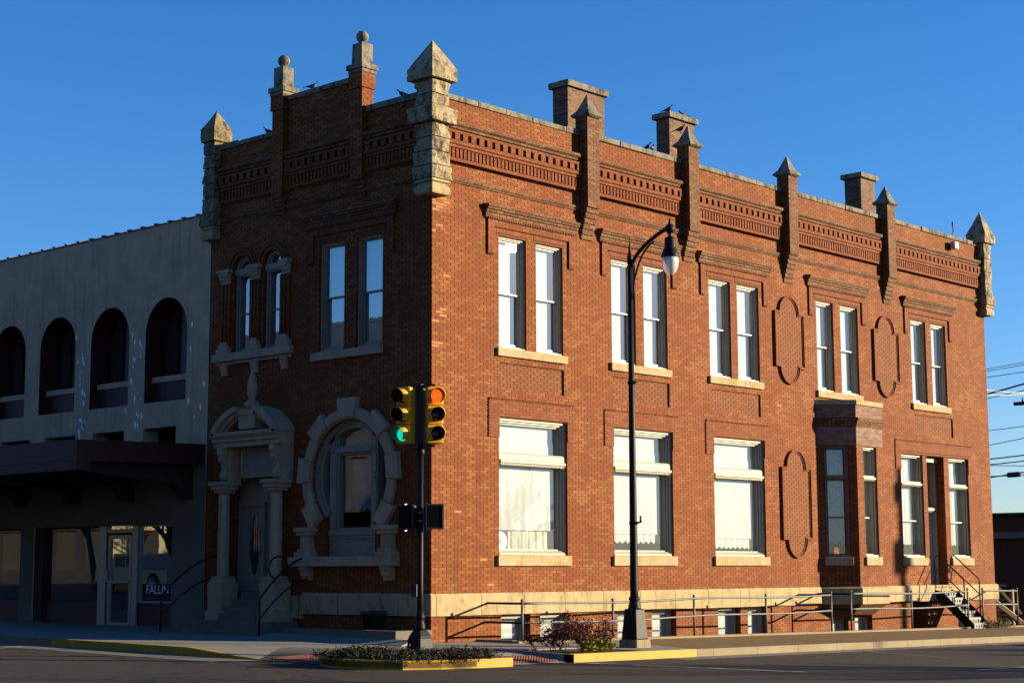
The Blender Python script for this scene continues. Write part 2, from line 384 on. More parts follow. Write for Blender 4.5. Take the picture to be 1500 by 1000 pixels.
# ------------------------------------------------------------------ the ground
def ground_poly(name, poly, mat, z_top, thick=.35, kind=True):
    mb = MB(); n = len(poly)
    tr = tessellate_polygon([[Vector((x, y, 0)) for x, y in poly]])
    top = [Vector((x, y, gz(x, y)+z_top)) for x, y in poly]; bot = [p - Vector((0, 0, thick)) for p in top]
    fs = []
    for t_ in tr:
        a, b, c_ = (top[i] for i in t_); nn = (b-a).cross(c_-a)
        fs.append(tuple(t_) if nn.z > 0 else tuple(reversed(t_)))
    mb.add(top, fs); mb.add(top+bot, [(i, (i+1) % n, (i+1) % n+n, i+n) for i in range(n)])
    o = mb.build(name, mat, recalc=False, weld=False)
    return struct(o) if kind else o
xs = [-2500, -400, -120, -60, -40, -20, -10, 0, 10, 20, 40, 60, 120, 400, 2500]; ys = [-2500, -400, -120, -60, -40, -20, -10, 0, 10, 20, 40, 80, 120, 400, 2500]
mb = MB(); vs = [(x, y, gz(x, y)-.15) for y in ys for x in xs]; nx = len(xs)
mb.add(vs, [(j*nx+i, j*nx+i+1, (j+1)*nx+i+1, (j+1)*nx+i) for j in range(len(ys)-1) for i in range(nx-1)])
struct(mb.build('road', 'asphalt', recalc=False))

KX, KY = -5.72, -5.15
sw = [(KX+.15, 75), (KX+.15, 1.0), (-3.9, .3), (-3.2, -1.2), (-3.9, -3.0), (-3.3, -3.25), (-2.7, -3.5), (-2.2, -4.0), (-1.5, -3.75), (-1.38, -3.2), (1.25, -3.2), (1.25, -4.98), (58, -4.98), (58, -1.25), (25.3, -1.25), (1.6, -1.25), (1.6, -.02), (-.02, -.02), (-1.12, -.2), (-1.35, -.2), (-1.35, 3.5), (-.02, 3.5), (-.02, 75)]
ground_poly('pavement', sw, 'pavement', 0.0)
# browner worn slabs of the long pavement
ground_poly('pavement_slab', [(2.9, -4.96), (56, -4.96), (56, -1.3), (4.6, -1.3)], 'pavement_brown', .004, .002)
# kerbs
ground_poly('kerb', [(KX, 75), (KX, 5.75), (KX+.15, 5.75), (KX+.15, 75)], 'kerb_concrete', .004)
def sloped_kerb(name, pts, wd, mat):                                # pts (x,y,ztop offset); wd = inward offset (x,y)
    mb = MB()
    for (x0, y0, z0), (x1, y1, z1) in zip(pts[:-1], pts[1:]):
        P = [Vector((x0, y0, gz(x0, y0)+z0)), Vector((x1, y1, gz(x1, y1)+z1))]; Q = [P[0]+Vector((*wd, 0)), P[1]+Vector((*wd, 0))]
        d = Vector((0, 0, .4)); mb.quad(P[0], P[1], Q[1], Q[0]); mb.quad(P[0], P[1], P[1]-d, P[0]-d); mb.quad(Q[0], Q[1], Q[1]-d, Q[0]-d)
        mb.quad(P[0], Q[0], Q[0]-d, P[0]-d); mb.quad(P[1], Q[1], Q[1]-d, P[1]-d)
    return struct(mb.build(name, mat, recalc=True))
sloped_kerb('painted_kerb', [(KX, 5.75, .004), (KX, 1.0, .004), (KX, -1.2, -.14)], (.15, 0), 'curb_yellow')
sloped_kerb('painted_kerb', [(-1.38, KY, .012), (2.62, KY, .012)], (0, .17), 'curb_yellow')
sloped_kerb('kerb', [(2.62, KY, .008), (58, KY, .008)], (0, .17), 'kerb_concrete')
# kerb ramps with tactile plates
def ramp(name, inner, outer, mat, dz=0, zo=-.135):
    mb = MB(); vs = [Vector((x, y, gz(x, y)+dz)) for x, y in inner] + [Vector((x, y, gz(x, y)+zo+dz)) for x, y in outer]
    mb.quad(*vs); return struct(mb.build(name, mat, recalc=False))
ramp('kerb_ramp', [(-3.2, -1.2), (-3.9, .3)], [(KX, -1.2), (KX, -2.95)][0:1] + [(KX, -2.95)], 'pavement')
mb = MB(); P = [Vector((x, y, gz(x, y)+z)) for x, y, z in ((KX+.15, 1.0, 0), (KX, -1.2, -.135), (-3.9, .3, 0), (-3.2, -1.2, 0), (KX, -2.95, -.135), (-3.9, -3.0, -.03))]
mb.add(P, [(0, 1, 2), (1, 3, 2), (1, 4, 3), (4, 5, 3)]); struct(mb.build('kerb_ramp', 'pavement', recalc=False))
mb = MB(); P = [Vector((x, y, gz(x, y)+z)) for x, y, z in ((-3.2, KY-.1, -.135), (-1.5, KY, -.135), (-1.5, -3.75, 0), (-2.2, -4.0, 0), (-3.3, -3.25, 0), (-1.38, -3.2, 0))]
mb.add(P, [(0, 1, 2, 3), (0, 3, 4)]); struct(mb.build('kerb_ramp', 'pavement', recalc=False))
def tactile(c, ax, ay, nu, nv):                                     # plate with rows of truncated domes
    mb = MB(); c = Vector(c); ax = Vector(ax); ay = Vector(ay); n = ax.cross(ay).normalized()
    if n.z < 0: n = -n
    mb.quad(c, c+ax, c+ax+ay, c+ay)
    for i in range(nu):
        for j in range(nv):
            p = c + ax*((i+.5)/nu) + ay*((j+.5)/nv); a = ax.normalized()*.028; b = ay.normalized()*.028
            q = [p-a-b, p+a-b, p+a+b, p-a+b]; k = [p+(x-p)*.6+n*.018 for x in q]
            mb.add(q+k, [(4, 5, 6, 7), (0, 1, 5, 4), (1, 2, 6, 5), (2, 3, 7, 6), (3, 0, 4, 7)])
    return struct(mb.build('tactile_paving', 'tactile_red', recalc=True))
def gp(x, y, z): return Vector((x, y, gz(x, y)+z))
p0 = gp(KX+.15, -1.35, -.118); tactile(p0, gp(KX+.15, -2.85, -.118)-p0, gp(-4.75, -1.35, -.068)-p0, 20, 10)
p0 = gp(-3.15, KY+.1, -.108); tactile(p0, gp(-1.62, KY+.1, -.112)-p0, gp(-3.05, -4.3, -.045)-p0, 20, 10)
# left gutter pan, parking and lane paint
ground_poly('gutter', [(KX-1.15, 75), (KX-1.15, -1.2), (KX-.002, -1.2), (KX-.002, 75)], 'gutter', -.146, .003)
ground_poly('gutter', [(1.5, KY-.55), (58, KY-.55), (58, KY-.002), (1.5, KY-.002)], 'gutter', -.146, .003)
def stripe(x0, y0, x1, y1, wd=.1):
    d = Vector((x1-x0, y1-y0)).normalized(); n = Vector((-d.y, d.x))*wd/2
    ground_poly('road_marking', [(x0+n.x, y0+n.y), (x0-n.x, y0-n.y), (x1-n.x, y1-n.y), (x1+n.x, y1+n.y)], 'road_paint', -.1445, .0015)
stripe(KX-.05, 6.3, KX-4.6, 3.2); stripe(KX-.05, 12.3, KX-4.6, 9.2)
for x in (8.5, 14.5, 20.5, 26.5): stripe(x, KY-.05, x-1.6, KY-3.4)
stripe(3, -11.2, 60, -11.2, .12); stripe(-1.2, KY-.3, -.2, KY-4.5, .3)

# ------------------------------------------------------------------ the brick corner building
bld = thing('brick_building', 'ornate two storey red brick corner building with stone turrets and arched entrance', 'building')
UPW = [(2.18, 3.13, 3.48, 4.45), (6.30, 7.26, 7.59, 8.57), (10.41, 11.39, 11.70, 12.73), (15.64, 16.55, 16.93, 17.91), (21.02, 21.95, 22.29, 23.22)]
LOW = [(2.17, 4.56), (6.31, 8.70), (10.49, 12.84)]
RGT = [(20.14, 21.47), (23.11, 24.37)]; DOOR = (21.72, 22.80)
BSM = [(2.23, 3.22), (3.56, 4.58), (6.39, 7.36), (7.74, 8.74), (10.54, 11.55), (11.88, 12.78), (15.94, 16.90), (17.24, 18.20), (23.35, 24.05)]
XE, YE = 25.9, 7.95
V0, V1, L0, L1 = 6.62, 9.25, 1.88, 5.02
holes = []; dep = []
for a in UPW: holes += [rect(a[0], a[1], V0, V1), rect(a[2], a[3], V0, V1)]; dep += [.1, .1]
for a in LOW + RGT: holes.append(rect(*a, L0, L1)); dep.append(.1)
holes.append(rect(*DOOR, 1.02, 5.03)); dep.append(.3)
for a in BSM: holes.append(rect(*a, -.55, .545)); dep.append(.16)
holes.append(rect(20.47, 21.42, -.55, .545)); dep.append(.6)
PAN = [(2.2, 4.47), (6.33, 8.62), (10.45, 12.72), (21.03, 23.5)]
for a in PAN: holes.append(rect(*a, 5.67, 6.28)); dep.append(.045)
mb = MB(); wall_mesh(mb, A, rect(0, XE, -.6, 12.17), holes, .1, dep)
mb.build('facade_wall', 'brick', bld, recalc=False)
# left facade
OC, OZ = 2.65, 3.70
def circ(r, n=56, a0=0, a1=2*pi): return [(OC+r*cos(a0+(a1-a0)*i/n), OZ+r*sin(a0+(a1-a0)*i/n)) for i in range(n)]
ovalhole = [(OC-.85, 1.87), (OC+.85, 1.87)] + [(OC+1.3*cos(a), OZ+1.3*sin(a)) for a in [R(-49)+R(278)*i/44 for i in range(45)]]
AW = [(5.20, 5.85), (6.40, 7.02)]; LW = [(1.60, 2.48), (2.90, 3.78)]
hl = [rect(a, b, V0+.02, 9.23) for a, b in LW] + [archpoly(a, b, 6.92, 9.0) for a, b in AW] + [ovalhole, rect(5.15, 7.0, 1.05, 3.72)]
mb = MB(); wall_mesh(mb, B, [(0, -.6), (YE, -.6), (YE, 12.17), (5.25, 12.17), (5.25, 12.98), (2.35, 12.98), (2.35, 12.17), (0, 12.17)], hl, .12, [.1, .1, .1, .1, .26, .34])
mb.build('facade_wall', 'brick', bld, recalc=False)
# other walls, roof, floors
mb = MB(); mb.box(G0, .02, XE-.02, -.6, 12.17, YE-.3, YE); mb.box(G0, XE-.35, XE, -.6, 12.17, .01, YE-.3)
mb.build('rear_wall', 'brick_old', bld)
mb = MB(); mb.box(G0, .36, XE-.36, 11.3, 11.42, .36, YE-.3); roof = mb.build('roof', 'roof_tar', bld)
mb = MB(); mb.box(G0, .5, XE-.4, 5.45, 5.55, .5, YE-.35); mb.box(G0, .5, XE-.4, .92, 1.0, .5, YE-.35); mb.box(G0, .5, XE-.4, .99, 11.2, 4.2, 4.3)
for x in (5.4, 9.5, 14.1, 19.3): mb.box(G0, x, x+.1, 1.0, 11.2, .5, 4.2)
mb.build('interior_floor', 'room_dark', bld)
# inside parapet backs
mb = MB(); mb.box(A, .36, XE-.36, 11.42, 12.165, -.35, -.02); mb.box(B, .02, YE, 11.42, 12.165, -.35, -.02); mb.box(B, 2.37, 5.23, 12.17, 12.975, -.2, -.02)
mb.build('parapet', 'brick_old', bld)

PIL = [5.34, 9.50, 14.20, 19.62]
# cornice: ledges, dentils, flutes, saw tooth and string course between the pilasters
def cornice(fr, segs, name='cornice'):
    mb = MB(); mw = MB()
    for a, b in segs:
        mw.prof(fr, a, b, [(0, 11.46), (.10, 11.50), (.10, 11.55), (.155, 11.59), (.155, 11.66), (.02, 11.70), (0, 11.70)])
        mb.box(fr, a, b, 11.39, 11.455, -.001, .125)
        mb.box(fr, a, b, 11.235, 11.385, -.001, .025)
        n = max(1, round((b-a)/.265)); st = (b-a)/n
        for i in range(n): mb.box(fr, a+st*i+.045, a+st*i+.205, 11.236, 11.388, .02, .12)
        mb.prof(fr, a, b, [(0, 11.04), (.075, 11.07), (.075, 11.13), (.11, 11.15), (.11, 11.23), (0, 11.232)])
        mb.box(fr, a, b, 10.83, 11.05, -.001, .022)
        n = max(1, round((b-a)/.128)); st = (b-a)/n
        for i in range(n): mb.box(fr, a+st*i+.02, a+st*i+.098, 10.832, 11.045, .018, .072)
        mb.box(fr, a, b, 10.755, 10.829, -.001, .06)
        n = max(1, round((b-a)/.085)); st = (b-a)/n
        for i in range(n):
            u = a+st*i; mb.add([fr(u, 10.756, 0), fr(u+st*.5, 10.756, .055), fr(u+st, 10.756, 0), fr(u, 10.69, 0), fr(u+st*.5, 10.69, .045), fr(u+st, 10.69, 0)], [(0, 1, 4, 3), (1, 2, 5, 4), (3, 4, 5)])
        mw.prof(fr, a, b, [(0, 10.25), (.035, 10.27), (.035, 10.30), (.06, 10.32), (.06, 10.375), (.0, 10.39)])
    mb.build(name, 'brick_trim', bld, recalc=True, weld=False); mw.build('string_course', 'brick_weathered', bld, weld=False)
ed = [.3] + [x for p in PIL for x in (p-.225, p+.225)] + [XE-.28]
cornice(A, list(zip(ed[0::2], ed[1::2])))
cornice(B, [(.3, 2.165), (2.575, 5.025), (5.435, YE-.3)])
# coping, broken into slabs of uneven height
def coping(fr, segs, z, name='coping'):
    for a, b in segs:
        u = a; mb = MB()
        while u < b-.05:
            L = min(random.uniform(.9, 1.7), b-u); t_ = random.uniform(-.012, .02)
            if b-u-L < .3: L = b-u
            mb.box(fr, u+.006, u+L-.006, z, z+.135+t_, -.40, .045+random.uniform(-.015, .02)); u += L
        mb.build(name, 'coping_stone', bld, bevel=.02)
coping(A, [(.3, PIL[0]-.24)] + [(PIL[i]+.24, PIL[i+1]-.24) for i in range(3)] + [(PIL[3]+.24, XE-.28)], 12.17)
coping(B, [(.3, 2.16), (5.44, YE-.3)], 12.17); coping(B, [(2.61, 4.99)], 12.98)
# pilasters on the long facade with pyramid caps
def rockify(o, amt, sub=3, seed=0):
    me = o.data; bm = bmesh.new(); bm.from_mesh(me)
    bmesh.ops.subdivide_edges(bm, edges=bm.edges, cuts=sub, use_grid_fill=True); rnd = random.Random(seed)
    bm.normal_update(); off = Vector((rnd.uniform(0, 50), rnd.uniform(0, 50), 0))
    zs = [v.co.z for v in bm.verts]; z0, z1 = min(zs), max(zs)
    mv = {}
    for v in bm.verts:
        q = v.co*3.1+off; k = noise.noise(q)*.7 + noise.noise(q*2.3)*.5 + noise.noise(q*5.1)*.3 + rnd.uniform(-.18, .18)
        n = v.normal.copy(); n.z *= .15; mv[v] = n*amt*1.5*k
    for v, d in mv.items(): v.co += d
    bm.to_mesh(me); bm.free(); return o
def pyramid(mb, c, h, z0, z1, z2, over):
    x, y = c
    ring = lambda r, z: [(x-r, y-r, z), (x+r, y-r, z), (x+r, y+r, z), (x-r, y+r, z)]
    mb.add(ring(h, z0) + ring(h+over, z0+.04) + ring(h+over, z0+.085) + ring(h*.86, z1+(z2-z1)*.16) + [(x, y, z2)],
           [(3, 2, 1, 0)] + [(i, (i+1) % 4, (i+1) % 4+4, i+4) for i in range(4)] + [(i+4, (i+1) % 4+4, (i+1) % 4+8, i+8) for i in range(4)] + [(i+8, (i+1) % 4+8, (i+1) % 4+12, i+12) for i in range(4)] + [(i+12, (i+1) % 4+12, 16) for i in range(4)])
for i, p in enumerate(PIL):
    mb = MB(); mb.box(A, p-.225, p+.225, 10.35, 12.62, -.12, .27)
    for k in range(6):                                             # corbelled foot, course by course
        mb.box(A, p-.225+.002*k, p+.225-.002*k, 10.35-.13*(k+1)+.001, 10.35-.13*k, -.01, .225-.037*k)
    o = mb.build('pilaster', 'brick_weathered', bld)
    mb = MB(); pyramid(mb, (p, -.075), .225, 12.621, 12.72, 13.27, .075); mb.build('pilaster_cap', 'coping_stone', o, bevel=.015)
# parapet piers with ball finials on the short facade
for u in (2.37, 5.23):
    mb = MB(); mb.box(B, u-.2, u+.2, 10.55, 12.75, -.2, .16); mb.box(B, u-.235, u+.235, 12.75, 13.12, -.235, .195)
    for k in range(4): mb.box(B, u-.2, u+.2, 10.55-.1*(k+1)+.001, 10.55-.1*k, -.01, .12-.03*k)
    o = mb.build('parapet_pier', 'brick', bld)
    mb = MB(); mb.box(B, u-.25, u+.25, 13.121, 13.2, -.25, .21); mb.box(B, u-.285, u+.285, 13.2, 13.33, -.285, .245); rockify(mb.build('pier_cap', 'coping_stone', o, bevel=.015), .008, 3, int(u*9))
    mb = MB(); mb.box(B, u-.175, u+.175, 13.331, 13.85, -.195, .155); rockify(mb.build('pier_block', 'coping_stone', o, bevel=.012), .008, 3, int(u*7))
    mb = MB(); mb.lathe((.02, u, 0), [(.1, 13.851), (.085, 13.88), (.07, 13.9)], 16); mb.sphere((.02, u, 14.03), .15, 20, 14); mb.build('ball_finial', 'coping_stone', o)
# chimneys stand on the roof behind the parapet
for x0, x1, y0, y1, z1 in ((5.42, 6.86, .62, 1.12, 13.62), (9.62, 10.72, .62, 1.06, 13.62), (19.38, 20.2, .62, 1.2, 13.6)):
    mb = MB(); mb.box(G0, x0, x1, 11.42, z1, y0, y1); o = mb.build('chimney', 'brick_old', roof)
    mb = MB(); mb.box(G0, x0-.09, x1+.09, z1+.001, z1+.15, y0-.09, y1+.09); rockify(mb.build('chimney_cap', 'coping_stone', roof), .012, 4, 3)

# corner turrets
def sq(mb, c, h, z0, z1, h2_=None):
    h2_ = h if h2_ is None else h2_; x, y = c
    a = [(x-h, y-h, z0), (x+h, y-h, z0), (x+h, y+h, z0), (x-h, y+h, z0)]; b = [(x-h2_, y-h2_, z1), (x+h2_, y-h2_, z1), (x+h2_, y+h2_, z1), (x-h2_, y+h2_, z1)]
    mb.add(a+b, [(3, 2, 1, 0), (4, 5, 6, 7)] + [(i, (i+1) % 4, (i+1) % 4+4, i+4) for i in range(4)])
def turret(c, s, blocks, cap, base, mat, seed):
    mb = MB()
    for k, (h, z0, z1, hh) in enumerate(blocks): sq(mb, c, h*s, z0+.013, z1-.013, hh*s)
    o = rockify(mb.build('corner_turret', mat, bld, weld=False), .046*s, 6, seed)
    mb = MB(); sq(mb, c, .225*s, base+.3, cap[1]+.02); mb.build('turret_core', 'rough_stone', o)
    mb = MB(); h, z0, z1, z2 = cap; sq(mb, c, h*s, z0, z1)
    x, y = c; H = h*s
    o2 = rockify(mb.build('turret_cap', mat, o), .034, 7, seed+1)
    mb = MB(); k = H*.985; mb.add([(x-k, y-k, z1-.005), (x+k, y-k, z1-.005), (x+k, y+k, z1-.005), (x-k, y+k, z1-.005), (x, y, z2)], [(3, 2, 1, 0), (0, 1, 4), (1, 2, 4), (2, 3, 4), (3, 0, 4)])
    rockify(mb.build('turret_spire', mat, o), .018, 6, seed+2)
    mb = MB(); q = [(.27, base), (.29, base+.03), (.31, base+.1), (.30, base+.17), (.25, base+.22), (.235, base+.26), (.29, base+.28), (.29, base+.34)]
    for (a, z0), (b, z1_) in zip(q[:-1], q[1:]): sq(mb, c, a*s, z0, z1_, b*s)
    mb.build('turret_base', 'limestone', o, bevel=.01)
turret((.02, .02), 1, [(.315, 10.19, 10.50, .30), (.29, 10.50, 10.83, .285), (.285, 10.83, 11.15, .285), (.275, 11.15, 11.47, .27), (.405, 11.47, 11.84, .40), (.275, 11.84, 12.14, .275), (.275, 12.14, 12.47, .275)], (.405, 12.47, 12.76, 13.45), 9.85, 'rock_stone', 11)
turret((XE-.02, .0), .86, [(.34, 10.19, 10.52, .33), (.27, 10.52, 10.9, .27), (.275, 10.9, 11.3, .28), (.28, 11.3, 11.75, .27), (.275, 11.75, 12.28, .275)], (.40, 12.28, 12.62, 13.4), 9.85, 'rock_stone', 21)
turret((.0, YE-.1), .82, [(.34, 10.19, 10.55, .33), (.28, 10.55, 10.95, .28), (.27, 10.95, 11.3, .27), (.275, 11.3, 11.7, .27), (.28, 11.7, 12.05, .27), (.27, 12.05, 12.4, .27)], (.345, 12.4, 12.75, 13.25), 9.85, 'rough_stone', 31)

# stone belt
mb = MB()
for a, b in ((-.08, 15.40), (18.62, XE+.08)): mb.prof(A, a, b, [(0, .56), (.08, .56), (.08, 1.0), (.05, 1.045), (0, 1.05)])
mb.prof(B, 0.0, 4.2, [(0, .56), (.08, .56), (.08, 1.0), (.05, 1.045), (0, 1.05)]); mb.box(B, 4.2, 4.65, .45, .98, 0, .05)
mb.build('stone_belt', 'limestone', bld, bevel=.006)

# windows --------------------------------------------------------------------------------------
def blind_mesh(fr, u0, u1, v0, v1, w_, scallop=0, fold=.006, step=.05):
    mb = MB(); n = max(8, int((u1-u0)/step)); ph = random.uniform(0, 6); vs = []
    for i in range(n+1):
        u = u0+(u1-u0)*i/n; d = fold*sin(u*23+ph)+fold*.6*sin(u*51+ph)
        z = v0 - (scallop*abs(sin(u*15)) if scallop else 0)
        vs += [fr(u, z, w_+d), fr(u, v1, w_+d*.4)]
    return mb.add(vs, [(2*i, 2*i+2, 2*i+3, 2*i+1) for i in range(n)], True)
def dh_window(fr, u0, u1, v0, v1, mid, mat='trim_paint', w0=-.06, blinds=((0, 0),), lower_off=0.0, cloth='blind_cloth', gmat='glass', tilt=0):
    """double hung sash window: stepped casing, two sashes, panes, roller blind"""
    mb = MB(); mb.ring(fr, u0, u1, v0, v1, .04, w0-.24, w0); mb.ring(fr, u0+.04, u1-.04, v0+.04, v1-.04, .03, w0-.24, w0-.035)
    mb.box(fr, u0+.04, u1-.04, v0+.002, v0+.04, w0, w0+.04)
    fo = mb.build('window', mat, bld, weld=False)
    a, b, c_, d = u0+.07, u1-.07, v0+.07, v1-.07; ms = MB()
    ms.ring(fr, a, b, mid-.02, d, .035, w0-.12, w0-.085); ms.ring(fr, a, b, c_, mid+.02, .035, w0-.16, w0-.122, .07)
    ms.build('sash', 'white_trim' if mat == 'trim_paint' else mat, fo, weld=False)
    mg = MB(); q = [fr(a+.035, mid+.02, w0-.10), fr(b-.035, mid+.02, w0-.10), fr(b-.035, d-.04, w0-.10), fr(a+.035, d-.04, w0-.10+tilt)]
    q[2] = fr(b-.035, d-.04, w0-.10+tilt); mg.quad(*q)
    mg.quad(fr(a+.035, c_+.07, w0-.14), fr(b-.035, c_+.07, w0-.14), fr(b-.035, mid-.02, w0-.14), fr(a+.035, mid-.02, w0-.14))
    mg.build('pane', gmat, fo, recalc=False, weld=False)
    blind_mesh(fr, a, b, c_+lower_off, d+.02, w0-.205).build('blind', cloth, fo, recalc=False)
    return fo
def window_sill(fr, u0, u1, z0, z1, w1=.075, mat='sill_stone', parent=None, w0=-.12):
    mb = MB(); mb.box(fr, u0, u1, z0, z1, w0 if False else -.0, w1); mb.prof(fr, u0+.07, u1-.07, [(-.11, z1-.12), (-.001, z1-.12), (-.001, z1+.001), (-.11, z1+.018)])
    return mb.build('window_sill', mat, parent or bld, bevel=.008)
for k, a in enumerate(UPW):
    for j in (0, 2): dh_window(A, a[j], a[j+1], V0, V1, 7.93, lower_off=[0, .02, .0][random.randrange(3)])
    window_sill(A, a[0]-.09, a[3]+.09, 6.43, 6.62)
for a, b in LW: dh_window(B, a, b, V0+.02, 9.23, 7.93, mat='grey_trim', gmat='glass_oval')
window_sill(B, LW[0][0]-.05, LW[1][1]+.2, 6.44, 6.63, .09, 'carved_stone')
def shop_window(u0, u1, blind_v, scal, trans=(3.93, 4.23)):
    fr = A; mb = MB(); t0, t1 = trans
    mb.ring(fr, u0, u1, L0, L1, .06, -.33, -.06, .06); mb.ring(fr, u0+.06, u1-.06, L0+.06, L1-.06, .045, -.33, -.11); mb.ring(fr, u0+.105, u1-.105, L0+.105, L1-.105, .04, -.33, -.165)
    mb.prof(fr, u0+.0601, u1-.0601, [(-.26, t0), (-.06, t0), (.01, t0+.07), (.01, t0+.12), (-.05, t0+.14), (-.05, t1-.04), (-.08, t1), (-.26, t1)])
    n = int((u1-u0-.2)/.055)
    for i in range(n): mb.box(fr, u0+.1+i*.055, u0+.13+i*.055, t0+.005, t0+.045, -.07, -.015)
    mb.prof(fr, u0+.0601, u1-.0601, [(-.30, L0+.061), (-.06, L0+.001), (-.035, L0+.012), (-.035, L0+.05), (-.12, L0+.11), (-.3, L0+.13)])
    fo = mb.build('window', 'trim_paint', bld, weld=False)
    mg = MB()
    for a, b in ((t1, L1-.14), (L0+.12, t0)): mg.quad(fr(u0+.14, a, -.225), fr(u1-.14, a, -.225), fr(u1-.14, b, -.225), fr(u0+.14, b, -.225))
    mg.build('pane', 'glass', fo, recalc=False, weld=False)
    blind_mesh(fr, u0+.1, u1-.1, t1-.02, L1-.1, -.31, 0, .003).build('blind', 'blind_cloth', fo, recalc=False)
    blind_mesh(fr, u0+.1, u1-.1, blind_v, t0+.02, -.29, 0, .008).build('blind', 'blind_cloth', fo, recalc=False)
    if scal: blind_mesh(fr, u0+.1, u1-.1, scal, blind_v+.15, -.32, .07, .01, .03).build('lace_curtain', 'blind_cloth', fo, recalc=False)
    window_sill(fr, u0-.09, u1+.07, 1.645, L0, .075)
    return fo
w1 = shop_window(*LOW[0], 2.46, None); shop_window(*LOW[1], 2.43, 2.27); shop_window(*LOW[2], 2.36, 2.16)
blind_mesh(A, 2.72, 4.42, 1.95, 2.5, -.34, 0, .012, .02).build('sheer_curtain', 'sheer_cloth', w1, recalc=False)
# round emblem poster low in the first window
mb = MB(); mb.box(A, 2.28, 2.74, 1.97, 2.45, -.262, -.256); pst = mb.build('emblem_poster', 'emblem_navy', w1)
cc = (2.49, 2.21)
mb = MB(); mb.prism(A, [(cc[0]+.215*cos(2*pi*i/28), cc[1]+.215*sin(2*pi*i/28)) for i in range(28)], -.256, -.252); mb.build('emblem_disc', 'emblem_white', w1)
mb = MB(); n = 28
for r0, r1 in ((.135, .142), (.198, .204)):
    vs = [A(cc[0]+r*cos(2*pi*i/n), cc[1]+r*sin(2*pi*i/n), -.2505) for i in range(n) for r in (r0, r1)]
    mb.add(vs, [(2*i, 2*i+1, 2*((i+1) % n)+1, 2*((i+1) % n)) for i in range(n)])
mb.prism(A, [(cc[0]-.06, cc[1]-.07), (cc[0]+.06, cc[1]-.07), (cc[0]+.045, cc[1]+.02), (cc[0]+.02, cc[1]+.08), (cc[0]-.02, cc[1]+.08), (cc[0]-.045, cc[1]+.02)], -.252, -.2502)
for i in range(18):
    a = 2*pi*i/18; mb.box(FR(A(cc[0]+.17*cos(a), cc[1]+.17*sin(a), -.252), (1, 0, 0), (0, -1, 0)), -.01, .01, -.014, .014, 0, .002)
mb.build('emblem_mark', 'emblem_grey', w1)
# narrow windows either side of the side door, and the door
def tall_window(fr, u0, u1, parent=None, mat='trim_paint', w0=-.06, tb=(4.05, 4.2), name='window', cloth='blind_cloth'):
    mb = MB(); t0, t1 = tb
    mb.ring(fr, u0, u1, L0, L1, .05, w0-.30, w0); mb.ring(fr, u0+.05, u1-.05, L0+.05, L1-.05, .04, w0-.3, w0-.06)
    mb.prof(fr, u0+.0501, u1-.0501, [(w0-.2, t0), (w0-.01, t0), (w0+.05, t0+.05), (w0+.05, t0+.09), (w0, t0+.1), (w0, t1), (w0-.2, t1)])
    mb.box(fr, u0+.05, u1-.05, L0+.002, L0+.06, w0, w0+.05); mb.box(fr, u0+.09, u1-.09, 2.98, 3.02, w0-.19, w0-.12)
    fo = mb.build(name, mat, parent or bld, weld=False); mg = MB()
    for a, b in ((t1, L1-.09), (3.02, t0), (L0+.1, 2.98)): mg.quad(fr(u0+.09, a, w0-.16), fr(u1-.09, a, w0-.16), fr(u1-.09, b, w0-.16), fr(u0+.09, b, w0-.16))
    par = fo if not parent else parent
    mg.build('pane', 'glass', par, recalc=False, weld=False)
    blind_mesh(fr, u0+.08, u1-.08, 2.32, L1-.08, w0-.26, .05, .012, .03).build('blind', cloth, par, recalc=False)
    return fo
for a in RGT: tall_window(A, *a); window_sill(A, a[0]-.07, a[1]+.07, 1.645, L0)
u0, u1 = DOOR
mb = MB(); mb.ring(A, u0, u1, 1.02, 5.03, .06, -.5, -.3, .02); mb.ring(A, u0+.06, u1-.06, 1.04, 4.97, .05, -.5, -.36, .02)
mb.prof(A, u0+.061, u1-.061, [(-.5, 3.3), (-.3, 3.3), (-.24, 3.36), (-.24, 3.42), (-.3, 3.45), (-.5, 3.45)])
mb.box(A, u0+.02, u1-.02, 4.86, 5.02, -.3, -.22)
fo = mb.build('door', 'trim_paint', bld, weld=False)
mb = MB(); mb.box(A, u0+.11, u1-.11, 1.05, 3.29, -.47, -.42); mb.box(A, u0+.2, u1-.2, 1.25, 1.9, -.421, -.41); mb.box(A, u0+.2, u1-.2, 2.05, 3.1, -.421, -.41); mb.build('door_leaf', 'trim_paint', fo)
mb = MB(); mb.quad(A(u0+.11, 3.45, -.44), A(u1-.11, 3.45, -.44), A(u1-.11, 4.92, -.44), A(u0+.11, 4.92, -.44)); mb.build('pane', 'glass', fo, recalc=False)
mb = MB(); mb.sphere(A(u0+.2, 2.0, -.37), .035, 10, 8); mb.build('door_knob', 'galvanised', fo)
# basement lights
for i, (a, b) in enumerate(BSM):
    mb = MB(); mb.ring(A, a, b, -.55, .54, .06, -.30, -.16); mb.ring(A, a+.06, b-.06, -.49, .48, .04, -.30, -.20); fo = mb.build('window', 'trim_paint', bld, weld=False)
    mb = MB(); mb.quad(A(a+.1, -.45, -.25), A(b-.1, -.45, -.25), A(b-.1, .44, -.25), A(a+.1, .44, -.25)); mb.build('pane', 'glass', fo, recalc=False)
    mb = MB(); mb.box(A, a+.08, b-.08, -.46, .46, -.33, -.29); mb.build('blind', 'blind_cloth', fo)
mb = MB(); mb.box(A, 20.5, 21.4, -.55, .54, -.64, -.58); mb.build('door', 'brown_dark', bld)

